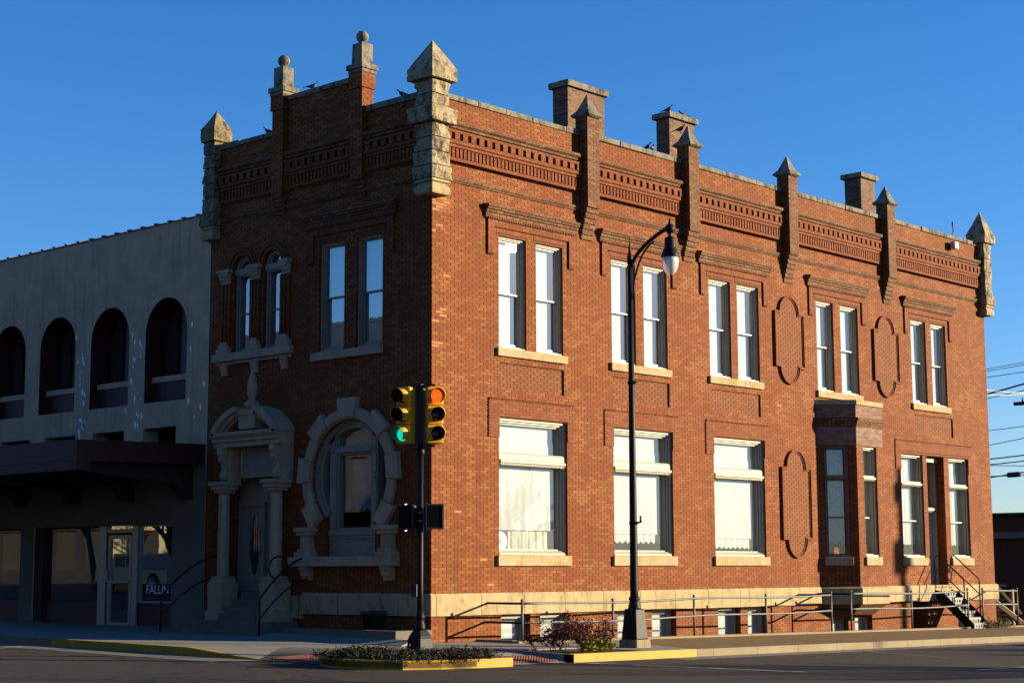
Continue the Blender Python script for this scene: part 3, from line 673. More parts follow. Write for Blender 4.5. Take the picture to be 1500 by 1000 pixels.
# brick ornament of the long facade
mb = MB()
for a, b in PAN: MB().quad(A(a, 5.67, -.044), A(b, 5.67, -.044), A(b, 6.28, -.044), A(a, 6.28, -.044)).build('brick_panel', 'brick_panel', bld, recalc=False)
def medallion_outline(c, zt, zb, st, sb, hw, r, grow=0):
    hw += grow; r += grow; zt += grow; zb -= grow; st -= 0; pts = []
    n = 16
    pts += [(c-hw, sb-grow), (c-hw, st+grow), (c-r, st+grow)]
    hh = zt-(st+grow); pts += [(c-r*cos(pi*i/n), st+grow+hh*sin(pi*i/n)) for i in range(1, n)]
    pts += [(c+r, st+grow), (c+hw, st+grow), (c+hw, sb-grow), (c+r, sb-grow)]
    hb = (sb-grow)-zb; pts += [(c+r*cos(pi*i/n), sb-grow-hb*sin(pi*i/n)) for i in range(1, n)] + [(c-r, sb-grow)]
    return pts
for c_, zt, zb, st, sb in ((14.17, 9.19, 6.68, 8.72, 7.15), (19.45, 9.19, 6.68, 8.72, 7.15), (14.33, 4.86, 1.85, 4.36, 2.35)):
    mb = MB(); n_o = None
    for g0, g1, w_ in ((0, -.045, .075), (-.045, -.085, .045)):
        o_, i_ = medallion_outline(c_, zt, zb, st, sb, .74, .50, g0), medallion_outline(c_, zt, zb, st, sb, .74, .50, g1)
        n = len(o_)
        vs = [A(u, v, 0) for u, v in o_] + [A(u, v, w_) for u, v in o_] + [A(u, v, w_) for u, v in i_] + [A(u, v, 0) for u, v in i_]
        mb.add(vs, [(k*n+i, k*n+(i+1) % n, (k+1)*n+(i+1) % n, (k+1)*n+i) for k in range(3) for i in range(n)])
    o = mb.build('medallion_frame', 'brick_trim', bld, weld=False)
    mb = MB(); mb.prism(A, medallion_outline(c_, zt, zb, st, sb, .74, .50, -.085), .0, .022); mb.build('medallion_panel', 'brick_panel', o)
def hood(fr, a, b, drops=8.8):                                      # hood mould over an upper pair, with label drops
    mb = MB(); mw = MB()
    mw.prof(fr, a-.09, b+.09, [(0, 9.62), (.055, 9.62), (.07, 9.68), (.07, 9.73), (.10, 9.75), (.10, 9.79), (.14, 9.82), (.14, 9.85), (.165, 9.87), (.165, 9.92), (0, 9.945)])
    n = round((b-a)/.06); st = (b-a)/n
    for i in range(n): mb.box(fr, a+i*st, a+i*st+st*.5, 9.585, 9.64, 0, .075)
    mb.box(fr, a, b, 9.43, 9.60, 0, .048)
    for x0, x1 in ((a, a+.2), (b-.2, b)):
        mb.box(fr, x0, x1, drops, 9.431, 0, .0475)
        for i in range(4): mb.box(fr, x0+.005+i*.05, x0+.03+i*.05, drops-.035, drops, 0, .04)
    o = mb.build('hood_mould', 'brick_trim', bld, weld=False); mw.build('hood_crown', 'brick_weathered', o)
    # soldier course above the heads
for a in UPW: hood(A, a[0]-.40, a[3]+.40)
hood(B, LW[0][0]-.4, LW[1][1]+.4)
brick('brick_soldier', (.30, .072, .014), (.39, .10, .02), (.5, .2, .08), (.13, .036, .011), (.14, .042, .016), .25, bl=.072, bh=.30)
mb = MB()
for a in UPW:
    for j in (0, 2): MB().box(A, a[j]-.08, a[j+1]+.08, V1+.001, V1+.178, .0, .006).build('soldier_course', 'brick_soldier', bld)
for a, b in LW: MB().box(B, a-.08, b+.08, 9.231, 9.41, 0, .006).build('soldier_course', 'brick_soldier', bld)
MB().box(A, 20.0, 24.5, L1+.012, L1+.25, .026, .034).build('soldier_course', 'brick_soldier', bld)
def label_mould(a, b, h0, h1, zd=4.56):
    mb = MB(); mb.prism(A, [(a, zd), (h0, zd), (h0, L1+.01), (h1, L1+.01), (h1, zd), (b, zd), (b, 5.42), (a, 5.42)], 0, .028)
    n = round((b-a)/.055); st = (b-a)/n
    for i in range(n): mb.box(A, a+i*st, a+i*st+st*.55, 5.421, 5.455, 0, .045)
    for k in range(int((5.42-zd)/.07)):
        for x, s in ((a, -1), (b, 1)): mb.box(A, min(x, x+s*.03), max(x, x+s*.03), zd+.07*k+.005, zd+.07*k+.05, 0, .03)
    mb.build('label_mould', 'brick_trim', bld, weld=False)
for a, b in LOW: label_mould(a-.33, b+.27, a-.001, b+.001)
label_mould(19.84, 24.63, 20.139, 24.371)

simple('brick_pale', (.60, .23, .095), .9, var=.2, sc=6)
rq = random.Random(77); mb = MB()
for z0, nrow, wmax in ((9.52, 7, .5), (9.03, 3, .35), (7.0, 5, .42), (6.44, 2, .3), (4.62, 3, .3)):
    for r in range(nrow):
        row = round(z0/.07)+r; off_ = -.5*(row % 2)
        for c_ in range(3):
            u0 = (c_+off_)*.237; u1 = u0+.232
            if u1 > wmax+.1 or u1 < .06 or rq.random() < .45: continue
            mb.box(A, max(0.0, u0), u1, row*.07+.006, row*.07+.064, .0005, .003)
for _ in range(26):
    row = rq.randrange(17, 160); c_ = rq.randrange(1, 105); u0 = (c_-.5*(row % 2))*.237; z = row*.07
    if any(a[0]-.5 < u0 < a[3]+.4 and 5.6 < z < 9.95 for a in UPW) or any(a-.5 < u0 < b+.4 and 1.5 < z < 5.5 for a, b in LOW+[(13.3, 15.3), (15.2, 18.8), (19.7, 24.7)]) or z > 10.2: continue
    mb.box(A, u0, u0+.232, z+.006, z+.064, .0005, .003)
stuff(mb.build('replaced_brick', 'brick_pale', bld, weld=False))
# bay window -----------------------------------------------------------------------------------
mb = MB(); bw, bf = sqrt(2)*.8, 1.42
wall_mesh(mb, BL, rect(0, bw, 1.0, 6.2), [rect(.20, .88, L0, L1)], .1); wall_mesh(mb, BF, rect(0, bf, 1.0, 6.2), [rect(.34, 1.08, L0, L1)], .1); wall_mesh(mb, BR, rect(0, bw, 1.0, 6.2), [rect(.25, .93, L0, L1)], .1)
bay = mb.build('bay_window', 'brick', bld, recalc=False)
def bay_band(z0, z1, g0, g1, name, mat):
    mb = MB(); pl = lambda g: [(15.5-g*.41-g, .0), (16.3-g*.41, -.8-g), (17.72+g*.41, -.8-g), (18.52+g*1.41, .0)]
    a, b = pl(g0), pl(g1); vs = [(x, y, z0) for x, y in a] + [(x, y, z1) for x, y in b]
    mb.add(vs, [(0, 1, 2, 3), (4, 5, 6, 7)] + [(i, i+1, i+5, i+4) for i in range(3)] + [(3, 0, 4, 7)]); return mb.build(name, mat, bay)
bay_band(5.835, 6.205, .012, .012, 'upper_course', 'brick_bay')
for z0, z1, g0, g1 in ((5.74, 5.835, .10, .12), (5.66, 5.74, .06, .08), (5.57, 5.66, .02, .05)): bay_band(z0, z1, g0, g1, 'moulding', 'brick_weathered')
bay_band(5.05, 5.569, .008, .008, 'head_course', 'brick_bay')
bay_band(6.205, 6.34, .06, .05, 'bay_cap', 'limestone')
bay_band(.56, 1.0, .07, .08, 'bay_base', 'limestone'); bay_band(1.0, 1.05, .08, .02, 'bay_base', 'limestone'); bay_band(.16, .559, -.50, .03, 'bay_corbel', 'brick_weathered')
tall_window(BL, .20, .88, bay, 'trim_brown', -.06, name='frame', cloth='lace_cloth'); tall_window(BF, .34, 1.08, bay, 'trim_paint', -.06, name='frame'); tall_window(BR, .25, .93, bay, 'trim_paint', -.06, name='frame')
for fr, a, b in ((BL, .14, .94), (BF, .28, 1.14), (BR, .19, .99)): window_sill(fr, a, b, 1.645, L0, .07, parent=bay)

# left facade: arched pair ----------------------------------------------------------------------
for a, b in AW:
    c_ = (a+b)/2; r = (b-a)/2; mb = MB(); n = 14
    for (r0, r1, w0_, w1_) in ((r, r-.07, -.3, -.09), (r-.07, r-.11, -.3, -.13)):
        vs = [B(c_+q*cos(pi*i/n), 9.0+q*sin(pi*i/n), w_) for i in range(n+1) for q, w_ in ((r0, w1_), (r1, w1_), (r1, w0_))]
        mb.add(vs, [(3*i, 3*i+3, 3*i+4, 3*i+1) for i in range(n)] + [(3*i+1, 3*i+4, 3*i+5, 3*i+2) for i in range(n)])
    for s, t in ((0, .07), (.07, .04)):
        mb.box(B, a+s, a+s+t, 6.92, 8.86, -.35, -.09-s*.6); mb.box(B, b-s-t, b-s, 6.92, 8.86, -.35, -.09-s*.6)
    mb.box(B, a, b, 8.86, 9.0, -.3, -.04); mb.box(B, a, b, 8.83, 8.859, -.3, -.075)
    for i in range(10): mb.box(B, a+.03+i*.06, a+.06+i*.06, 8.80, 8.829, -.2, -.07)
    mb.box(B, a+.1, b-.1, 7.86, 7.90, -.24, -.17); mb.box(B, a+.1, b-.1, 6.93, 7.03, -.26, -.17)
    fo = mb.build('window', 'grey_trim', bld, weld=False)
    mb = MB(); mb.quad(B(a+.1, 7.03, -.2), B(b-.1, 7.03, -.2), B(b-.1, 8.84, -.2), B(a+.1, 8.84, -.2)); mb.prism(B, [(c_+(r-.1)*cos(pi*i/n), 9.0+(r-.1)*sin(pi*i/n)) for i in range(n+1)], -.2, -.201); mb.build('pane', 'glass_oval', fo, recalc=False)
    blind_mesh(B, a+.1, b-.1, 7.0, 8.9, -.3).build('blind', 'blind_cloth', fo, recalc=False)
    mb = MB()                                                       # two rolls of brick round the arch
    for r0, r1, w_ in ((r+.02, r+.1, .03), (r+.13, r+.2, .05), (r+.22, r+.27, .03)):
        n = 20; vs = [B(c_+q*cos(pi*i/n), 9.0+q*sin(pi*i/n), ww) for i in range(n+1) for q, ww in ((r0, 0), (r0, w_), (r1, w_), (r1, 0))]
        mb.add(vs, [(4*i+k, 4*i+k+1, 4*i+k+5, 4*i+k+4) for i in range(n) for k in range(3)])
    mb.build('arch_mould', 'brick_trim', bld, weld=False)
mb = MB()
for u0, u1 in ((7.06, 7.52), (5.9, 6.37), (4.78, 5.16)):              # carved impost blocks
    mb = MB(); mb.box(B, u0, u1, 8.93, 9.02, 0, .17); mb.prof(B, u0+.05, u1-.05, [(0, 8.66), (.05, 8.66), (.07, 8.74), (.10, 8.76), (.12, 8.84), (.15, 8.86), (.15, 8.929), (0, 8.929)])
    mb.build('impost_block', 'carved_stone', bld, bevel=.01)
mb = MB()
for u in (7.27, 6.13, 5.0):
    for k in (-.13, 0, .13): MB().lathe(B(u+k, 0, .03), [(.05, 7.1), (.05, 8.66)], 10).build('brick_colonnette', 'brick', bld)
mb = MB(); mb.box(B, 4.68, 7.68, 6.70, 6.9, 0, .16); mb.box(B, 4.75, 7.6, 6.62, 6.70, 0, .08)
for u in (7.3, 6.12, 5.0): mb.box(B, u-.24, u+.24, 6.9, 7.03, 0, .13); mb.box(B, u-.17, u+.17, 7.03, 7.14, 0, .12); mb.box(B, u-.1, u+.12, 7.14, 7.2, 0, .1)
for u in (7.3, 6.12, 5.0): mb.prof(B, u-.12, u+.12, [(0, 6.35), (.03, 6.35), (.1, 6.619), (0, 6.619)])
o = mb.build('carved_ledge', 'carved_stone', bld, bevel=.015)

# left facade: round window -----------------------------------------------------------------------
mb = MB(); nseg = 6
for k in range(-6, 7):
    a0 = R(90+21*k-10.3); a1 = R(90+21*k+10.3); big = k % 2 == 0
    r0, r1, w_ = 1.30, (1.79 if k == 0 else 1.70 if big else 1.57), (.155 if big else .115)
    vs = []
    for i in range(nseg+1):
        a = a0+(a1-a0)*i/nseg; rr = r1/ (cos(a-(a0+a1)/2) if big else 1)
        vs += [B(OC+r*cos(a), OZ+r*sin(a), ww) for r, ww in ((r0-.0, -.1), (r0, w_-.05), (r0+.05, w_), (rr-.03, w_), (rr, w_-.03), (rr, 0))]
    mb.add(vs, [(6*i+j, 6*i+j+1, 6*i+j+7, 6*i+j+6) for i in range(nseg) for j in range(5)] + [tuple(range(6)), tuple(range(6*nseg, 6*nseg+6))])
surr = mb.build('round_window', 'carved_stone', bld, weld=False, bevel=.008)
mb = MB(); n = 48; arc = [R(-47)+R(274)*i/n for i in range(n+1)]
for r0, r1, w0_, w1_ in ((1.30, 1.19, -.4, -.09), (1.19, 1.11, -.4, -.14)):
    vs = [B(OC+r*cos(a), OZ+r*sin(a), ww) for a in arc for r, ww in ((r0, w1_), (r1, w1_), (r1, w0_))]
    mb.add(vs, [(3*i, 3*i+3, 3*i+4, 3*i+1) for i in range(n)] + [(3*i+1, 3*i+4, 3*i+5, 3*i+2) for i in range(n)])
for u0, u1 in ((2.0, 2.2), (3.40, 3.62)):
    u0 -= .11; u1 -= .11
    mb.box(B, u0, u1, 2.46, 4.8, -.36, -.16)
    for z0, z1 in ((2.5, 2.82), (2.86, 3.6), (3.78, 4.22), (4.42, 4.75)): mb.box(B, u0+.03, u1-.03, z0, z1, -.17, -.14)
    for z in (2.66, 3.69, 4.32): mb.lathe(B((u0+u1)/2, z, -.155), [(.06, 0), (.05, .03), (.02, .04)], 12, axis=(-1, 0, 0))
u0, u1 = 2.09, 3.29
mb.box(B, u0, u1, 4.26, 4.37, -.36, -.13); mb.box(B, 1.89, 3.51, 2.36, 2.47, -.36, -.11); mb.ring(B, u0, u1, 2.47, 4.26, .06, -.36, -.2); mb.ring(B, u0, u1, 4.37, 4.86, .05, -.36, -.2)
mb.box(B, 1.89, 3.51, 1.88, 2.36, -.36, -.2); mb.ring(B, 1.89, 3.51, 1.88, 2.36, .08, -.2, -.16)
mb.build('frame', 'grey_trim', surr, weld=False)
mb = MB(); mb.prism(B, [(OC+1.12*cos(R(-47)+R(274)*i/40), OZ+1.12*sin(R(-47)+R(274)*i/40)) for i in range(41)], -.30, -.301); mb.build('pane', 'glass_oval', surr, recalc=False)
blind_mesh(B, u0-.02, u1+.02, 2.97, 4.28, -.42, .05, .012, .03).build('lace_curtain', 'lace_cloth', surr, recalc=False)
blind_mesh(B, u0-.02, u1+.02, 4.36, 4.74, -.42, 0, .004).build('blind', 'lace_cloth', surr, recalc=False)
mb = MB(); mb.box(B, .98, 4.48, 1.65, 1.87, 0, .28)
for u in (1.28, 4.02):
    mb.box(B, u-.28, u+.28, 1.87, 1.97, 0, .24); mb.box(B, u-.22, u+.22, 1.97, 2.05, 0, .2); mb.box(B, u-.16, u+.16, 2.05, 2.36, 0, .16); mb.box(B, u-.24, u+.24, 2.36, 2.45, 0, .22); mb.box(B, u-.3, u+.3, 2.45, 2.55, 0, .25)
    mb.prof(B, u-.15, u+.15, [(0, 1.33), (.08, 1.33), (.1, 1.4), (.15, 1.44), (.17, 1.54), (.22, 1.58), (.22, 1.649), (0, 1.649)])
mb.build('sill', 'carved_stone', surr, bevel=.012)

# left facade: entrance ------------------------------------------------------------------------
mb = MB()
mb.prof(B, 4.62, 7.12, [(0, 4.52), (.46, 4.52), (.46, 4.62), (.52, 4.66), (.52, 4.72), (.60, 4.80), (.60, 4.88), (0, 4.92)])
portal = mb.build('entrance_portal', 'carved_stone', bld, bevel=.01)
def col(u):
    c = B(u, 0, .34); mb = MB()
    mb.lathe(c, [(.155, 1.42), (.145, 3.42)], 8, smooth=False, rot=pi/8)
    for h, z0, z1 in ((.23, 1.28, 1.36), (.20, 1.36, 1.42), (.19, 3.42, 3.5), (.24, 3.5, 3.6), (.29, 3.6, 3.69)): sq(mb, (c.x, c.y), h, z0, z1)
    mb.build('column', 'carved_stone', portal, bevel=.012)
    mb = MB(); sq(mb, (c.x, c.y), .30, .05, .62); sq(mb, (c.x, c.y), .25, .62, 1.28, .27); mb.build('pedestal', 'carved_stone', portal, bevel=.015)
    mb = MB(); mb.box(B, u-.2, u+.16, 3.69, 4.52, 0, .32); mb.build('pier', 'carved_stone', portal)
    mb = MB(); pr = [(.32, 3.72), (.42, 3.74), (.46, 3.82), (.42, 3.92), (.38, 4.0), (.42, 4.12), (.5, 4.22), (.5, 4.34), (.54, 4.36), (.54, 4.51), (.32, 4.51)]
    mb.prof(B, u-.1, u+.08, pr); mb.build('scroll_bracket', 'carved_stone', portal, bevel=.01)
col(4.83); col(6.80)
mb = MB()                                                          # broken segmental pediment
for s in (-1, 1):
    mb = MB(); uc, zc, rr = 5.85, 4.30, 1.42; n = 10; a0, a1 = R(26), R(76)
    for r0, r1, w_ in ((rr-.16, rr, .6), (rr-.26, rr-.16, .5), (rr-.34, rr-.26, .42)):
        vs = [B(uc+s*r*cos(a0+(a1-a0)*i/n), zc+r*.86*sin(a0+(a1-a0)*i/n), ww) for i in range(n+1) for r, ww in ((r0, 0), (r0, w_), (r1, w_), (r1, 0))]
        mb.add(vs, [(4*i+k, 4*i+k+1, 4*i+k+5, 4*i+k+4) for i in range(n) for k in range(3)] + [(0, 1, 2, 3), (4*n, 4*n+1, 4*n+2, 4*n+3)])
    mb.build('pediment', 'carved_stone', portal, weld=False, bevel=.008)
mb = MB(); mb.box(B, 5.52, 6.12, 4.93, 5.25, 0, .5); mb.box(B, 5.44, 6.2, 5.25, 5.42, 0, .5); mb.build('pediment_block', 'carved_stone', portal, bevel=.015)
mb = MB(); mb.lathe(B(5.80, 0, .34), [(.13, 5.42), (.19, 5.48), (.19, 5.56), (.09, 5.64), (.08, 5.70), (.12, 5.78), (.135, 5.92), (.105, 6.12), (.045, 6.3), (.01, 6.36)], 14); mb.build('finial', 'carved_stone', portal)
mb = MB(); mb.box(B, 5.22, 6.46, 3.83, 4.46, 0, .05); mb.build('sign_board', 'grey_trim', portal)
mb = MB(); mb.ring(B, 5.18, 6.5, 3.79, 4.5, .07, 0, .1); mb.build('sign_frame', 'carved_stone', portal)
mb = MB(); mb.box(B, 5.15, 7.0, 3.2, 3.72, -.45, -.30); mb.box(B, 6.92, 7.0, 1.05, 3.2, -.42, -.26); mb.box(B, 6.0, 6.06, 1.05, 3.2, -.42, -.26); mb.box(B, 6.06, 6.92, 3.12, 3.2, -.42, -.27); mb.box(B, 5.15, 6.0, 1.05, 3.2, -.45, -.36)
for u in (5.5, 5.9, 6.3, 6.65): mb.box(B, u, u+.015, 3.23, 3.7, -.30, -.293)
dr = mb.build('door', 'grey_trim', bld)
mb = MB(); el = [(6.46+.21*cos(2*pi*i/24), 2.15+.72*sin(2*pi*i/24)) for i in range(24)]
wall_mesh(mb, FR((.34, 0, 0), (0, 1, 0), (-1, 0, 0)), rect(6.06, 6.92, 1.06, 3.12), [el], .04)
mb.build('door_leaf', 'grey_trim', dr, recalc=False)
mb = MB(); n = 24
vs = [B(6.46+r*cos(2*pi*i/n)*.21, 2.15+.72*r*sin(2*pi*i/n), ww) for i in range(n) for r, ww in ((1.0, -.34), (1.03, -.32), (1.2, -.32), (1.22, -.34))]
mb.add(vs, [(4*i+k, 4*i+k+1, 4*((i+1) % n)+k+1, 4*((i+1) % n)+k) for i in range(n) for k in range(3)]); mb.build('oval_rim', 'grey_trim', dr)
mb = MB(); mb.prism(B, el, -.37, -.371); mb.build('pane', 'glass_oval', dr, recalc=False)
mb = MB()
for k in range(9):
    z = 1.55+.15*k; hw = .2*sqrt(max(.01, 1-((z-2.15)/.72)**2)); mb.box(B, 6.46-hw, 6.46+hw, z, z+.012, -.369, -.362)
for u in (6.38, 6.46, 6.54): mb.box(B, u-.005, u+.005, 1.52, 2.78, -.368, -.362)
mb.build('glass_leading', 'cast_grey', dr)
mb = MB(); mb.sphere(B(6.13, 2.05, -.28), .035, 10, 8); mb.build('door_knob', 'galvanised', dr)
mb = MB()
for k, (z, wd, a, b) in enumerate(((1.05, .05, 5.14, 6.48), (.885, .3, 5.14, 6.48), (.72, .52, 5.14, 6.48), (.55, .74, 5.16, 6.46), (.385, .94, 4.42, 7.25), (.22, 1.14, 4.3, 7.35))):
    mb.box(B, a, b, -.2, z, -.001 if k else -.34, wd)
mb.build('entrance_steps', 'old_concrete', bld, bevel=.012)
# planted kerb and wall lamp on short side
mb = MB(); mb.box(B, 1.0, 1.25, 1.75, 2.1, 0, .01); 

# ------------------------------------------------------------------ areaway kerbs
mb = MB(); mb.box(A, 1.45, 25.4, -.6, .05, 1.05, 1.25)
for v_i, p in enumerate(mb.v): mb.v[v_i] = (p[0], p[1], p[2] + (gz(p[0], p[1]) if p[2] > -.3 else 0))
mb.box(A, 1.45, 1.62, -.5, .03, .0, 1.05)
struct(mb.build('kerb', 'kerb_concrete', bevel=.01))
mb = MB(); mb.box(A, 1.62, 25.4, -.62, -.55, 0, 1.05); struct(mb.build('areaway_floor', 'old_concrete'))
mb = MB(); mb.box(B, .0, 3.45, -.3, .285, 1.0, 1.2); mb.box(B, -.15, .0, -.3, .285, .1, 1.2); struct(mb.build('planter_kerb', 'old_concrete', bevel=.015))
mb = MB(); mb.box(B, .0, 3.45, -.3, .2, .0, 1.0); struct(mb.build('soil', 'soil'))
mb = MB(); mb.add([B(-.7, .11, 1.2), B(3.9, .17, 1.2), B(3.9, .06, 1.85), B(-.9, .02, 1.75), B(-.7, -.1, 1.2), B(3.9, -.1, 1.2), B(3.9, -.1, 1.85), B(-.9, -.1, 1.75)], [(0, 1, 2, 3), (0, 3, 7, 4), (3, 2, 6, 7), (1, 2, 6, 5)])
struct(mb.build('pavement_apron', 'pavement'))

# ------------------------------------------------------------------ white neighbour
wb = thing('stucco_building', 'grey white stucco building with a row of arched windows above a maroon canopy', 'building', (0, YE, 0))
ARC = [(8.90+2.545*k-.03*k, 10.69+2.535*k-.03*k) for k in range(5)]; YW = 24
arc_h = [archpoly(a, b, 5.9, 7.72) for a, b in ARC]
opn = [rect(9.28+2.27*k, 10.72+2.3*k, 4.3, 5.235) for k in range(5)]
st = [rect(9.32, 15.72, .15, 2.75), rect(16.36, 23.0, .15, 2.75)]
mb = MB(); wall_mesh(mb, B, rect(YE+.02, YW, -.6, 10.58), arc_h + opn + st, .5, [.0]*5+[.5]*5+[.25]*2)
mb.build('facade_wall', 'stucco', wb, recalc=False)
mb = MB(); mb.box(G0, .76, 1.0, -.6, 10.5, YE+.1, YW); mb.box(G0, 14, 14.3, -.6, 10.5, YE+6.2, YW); mb.box(G0, .0, 14.2, -.6, 10.5, YW, YW+.3); mb.build('rear_wall', 'room_dark', wb)
mb = MB(); mb.box(G0, .3, 14, 10.2, 10.4, YE+6, YW); mb.build('roof', 'roof_tar', wb)
mb = MB(); u = YE+.1
while u < YW-.3:                                                    # clay coping tiles with raised collars
    mb.box(B, u, u+.53, 10.581, 10.61, -.3, .04); mb.box(B, u+.42, u+.56, 10.611, 10.65, -.3, .05); u += .6
mb.build('coping_tile', 'far_brick', wb, bevel=.01)
for p in arc_h:
    mb = MB(); n = len(p)
    for i in range(n): (u0, v0), (u1, v1) = p[i], p[(i+1) % n]; mb.quad(B(u0, v0, -.004), B(u1, v1, -.004), B(u1, v1, -.75), B(u0, v0, -.75))
    mb.build('arch_reveal', 'maroon_paint', wb, recalc=False, weld=False)
for k, (a, b) in enumerate(ARC):
    mb = MB(); mb.box(B, a, b, 5.9, 6.45, -.75, -.28); fo = mb.build('spandrel_panel', 'maroon_paint', wb)
    mb = MB(); mb.box(B, a, b, 6.451, 6.6, -.75, -.24); mb.build('window_ledge', 'stucco', fo)
    mb = MB(); mb.box(B, a, a+.35, 6.6, 8.6, -.74, -.6); mb.box(B, b-.5, b, 6.6, 8.6, -.74, -.66); mb.box(B, a+.35, b-.5, 6.6, 8.6, -.745, -.74); mb.build('window', 'brown_dark', fo)
    mb = MB(); mb.box(B, a+.6, a+1.15, 6.6, 8.4, -.73, -.70); mb.build('blind', 'stucco_beige', fo)
# peeling paint flakes: thin curled chips of whitewash
rp = random.Random(5); mb = MB()
for _ in range(50):
    bx = rp.choice((11.05, 11.05, 13.55, 13.6, 8.5)); u = bx+rp.gauss(0, .16); z = rp.choice((rp.uniform(5.3, 8.2), rp.gauss(6.8, .5), rp.gauss(5.5, .2)))
    if u < YE+.1 or any(a-.02 < u < b+.02 and 5.85 < z < 8.7 for a, b in ARC): continue
    s = rp.uniform(.018, .06); n = 7; mb.prism(B, [(u+s*rp.uniform(.5, 1)*cos(2*pi*i/n), z+s*rp.uniform(.8, 2.4)*sin(2*pi*i/n)) for i in range(n)], .001, .006)
stuff(mb.build('peeled_paint', 'emblem_white', wb, weld=False))
# canopy
mb = MB(); ca, cb = YE+.08, 25.0; vs = []
top = [B(ca, 4.70, 0.01), B(cb, 4.72, .01), B(cb, 4.66, 3.75), B(ca, 4.63, 3.75)]
bot = [p - Vector((0, 0, .5)) for p in top]
mb.add(top+bot, [(0, 1, 2, 3), (4, 5, 6, 7)] + [(i, (i+1) % 4, (i+1) % 4+4, i+4) for i in range(4)]); mb.box(B, ca+.02, cb, 3.92, 4.14, 3.35, 3.74)
cn = mb.build('canopy', 'maroon_paint', wb)
mb = MB()
for u in (8.5, 11.0, 13.5, 16.0, 18.5): MB().prof(B, u, u+.32, [(.01, 3.35), (.25, 3.35), (.5, 3.7), (3.3, 3.95), (3.3, 4.2), (.01, 4.2)]).build('canopy_beam', 'brown_dark', cn)
# rendered lower wall colour and shopfront
mb = MB(); pol = rect(YE+.03, YW, -.2, 4.2); wall_mesh(mb, FR((-.012, 0, 0), (0, 1, 0), (-1, 0, 0)), pol, st, .01)
mb.build('lower_render', 'stucco_beige', wb, recalc=False)
mb = MB()
for a, b in ((9.33, 10.95), (12.72, 15.3), (16.37, 19.4), (19.6, 22.9)): MB().box(B, a, b, .0, .74, -.24, -.15).build('bulkhead', 'maroon_paint', wb)
for i, (a, b) in enumerate(((9.33, 10.95), (12.72, 15.3), (16.37, 19.4), (19.6, 22.9))):
    mb = MB(); mb.ring(B, a, b, .741, 2.74, .04, -.25, -.16); fo = mb.build('shop_window', 'brown_dark' if i else 'aluminium', wb)
    mb = MB(); mb.quad(B(b-.04, .78, -.2), B(a+.04, .78, -.2), B(a+.04, 2.70, -.2), B(b-.04, 2.70, -.2)); mb.build('pane', 'glass_shop', fo, recalc=False)
mb = MB(); mb.box(B, 15.3, 15.71, .0, 2.74, -.24, -.05); mb.build('shop_pier', 'brown_dark', wb)
mb = MB(); mb.box(B, 10.96, 11.18, .0, 2.74, -.25, -.10); mb.box(B, 12.36, 12.71, .0, 2.74, -.25, -.10); mb.box(B, 11.18, 12.36, 2.56, 2.66, -.22, -.12); mb.ring(B, 11.24, 12.3, .06, 2.5, .1, -.2, -.13, .16)
mb.box(B, 11.18, 12.36, .03, .06, -.25, -.1)
sdo = mb.build('shop_door', 'aluminium', wb)
mb = MB(); mb.quad(B(12.2, .2, -.17), B(11.34, .2, -.17), B(11.34, 2.42, -.17), B(12.2, 2.42, -.17)); mb.quad(B(12.36, 2.66, -.18), B(11.18, 2.66, -.18), B(11.18, 2.74, -.18), B(12.36, 2.74, -.18)); mb.build('pane', 'glass_shop', sdo, recalc=False)
mb = MB(); mb.box(B, 11.26, 12.28, 1.26, 1.31, -.13, -.07); mb.box(B, 12.24, 12.29, 1.28, 1.6, -.12, -.06); mb.build('push_bar', 'aluminium', sdo)
def text(body, size, mat, fr, u, v, w_, parent, name='lettering'):   # on the short facade the text reads towards -u
    cu = bpy.data.curves.new('t', 'FONT'); cu.body = body; cu.size = size; cu.extrude = .002
    ob = bpy.data.objects.new('t', cu); COL.objects.link(ob); dg = bpy.context.evaluated_depsgraph_get()
    me = bpy.data.meshes.new_from_object(ob.evaluated_get(dg)); bpy.data.objects.remove(ob)
    me.materials.clear(); me.materials.append(MATS[mat]); me.name = name
    for vv in me.vertices:
        x, y, z = vv.co; vv.co = fr(u-x, v+y, w_+z)
    o = bpy.data.objects.new(name, me); COL.objects.link(o); o.parent = parent
    off = parent.location.copy() + (parent.parent.location if parent.parent else Vector()); me.transform(Matrix.Translation(-off)); return o
mb = MB(); mb.box(B, 9.38, 10.72, .80, 1.36, -.23, -.222); ps = mb.build('window_poster', 'poster_dark', wb)
mb = MB(); mb.box(B, 9.38, 10.74, 1.36, 1.385, -.23, -.221); mb.build('poster_edge', 'poster_blue', ps)
o = text('FALLIN', .31, 'lettering_blue', B, 10.66, .98, -.196, ps)
for vv in o.data.vertices: pass
o = text('2502', .14, 'lettering_blue', B, 12.12, 2.24, -.165, sdo, 'door_number')

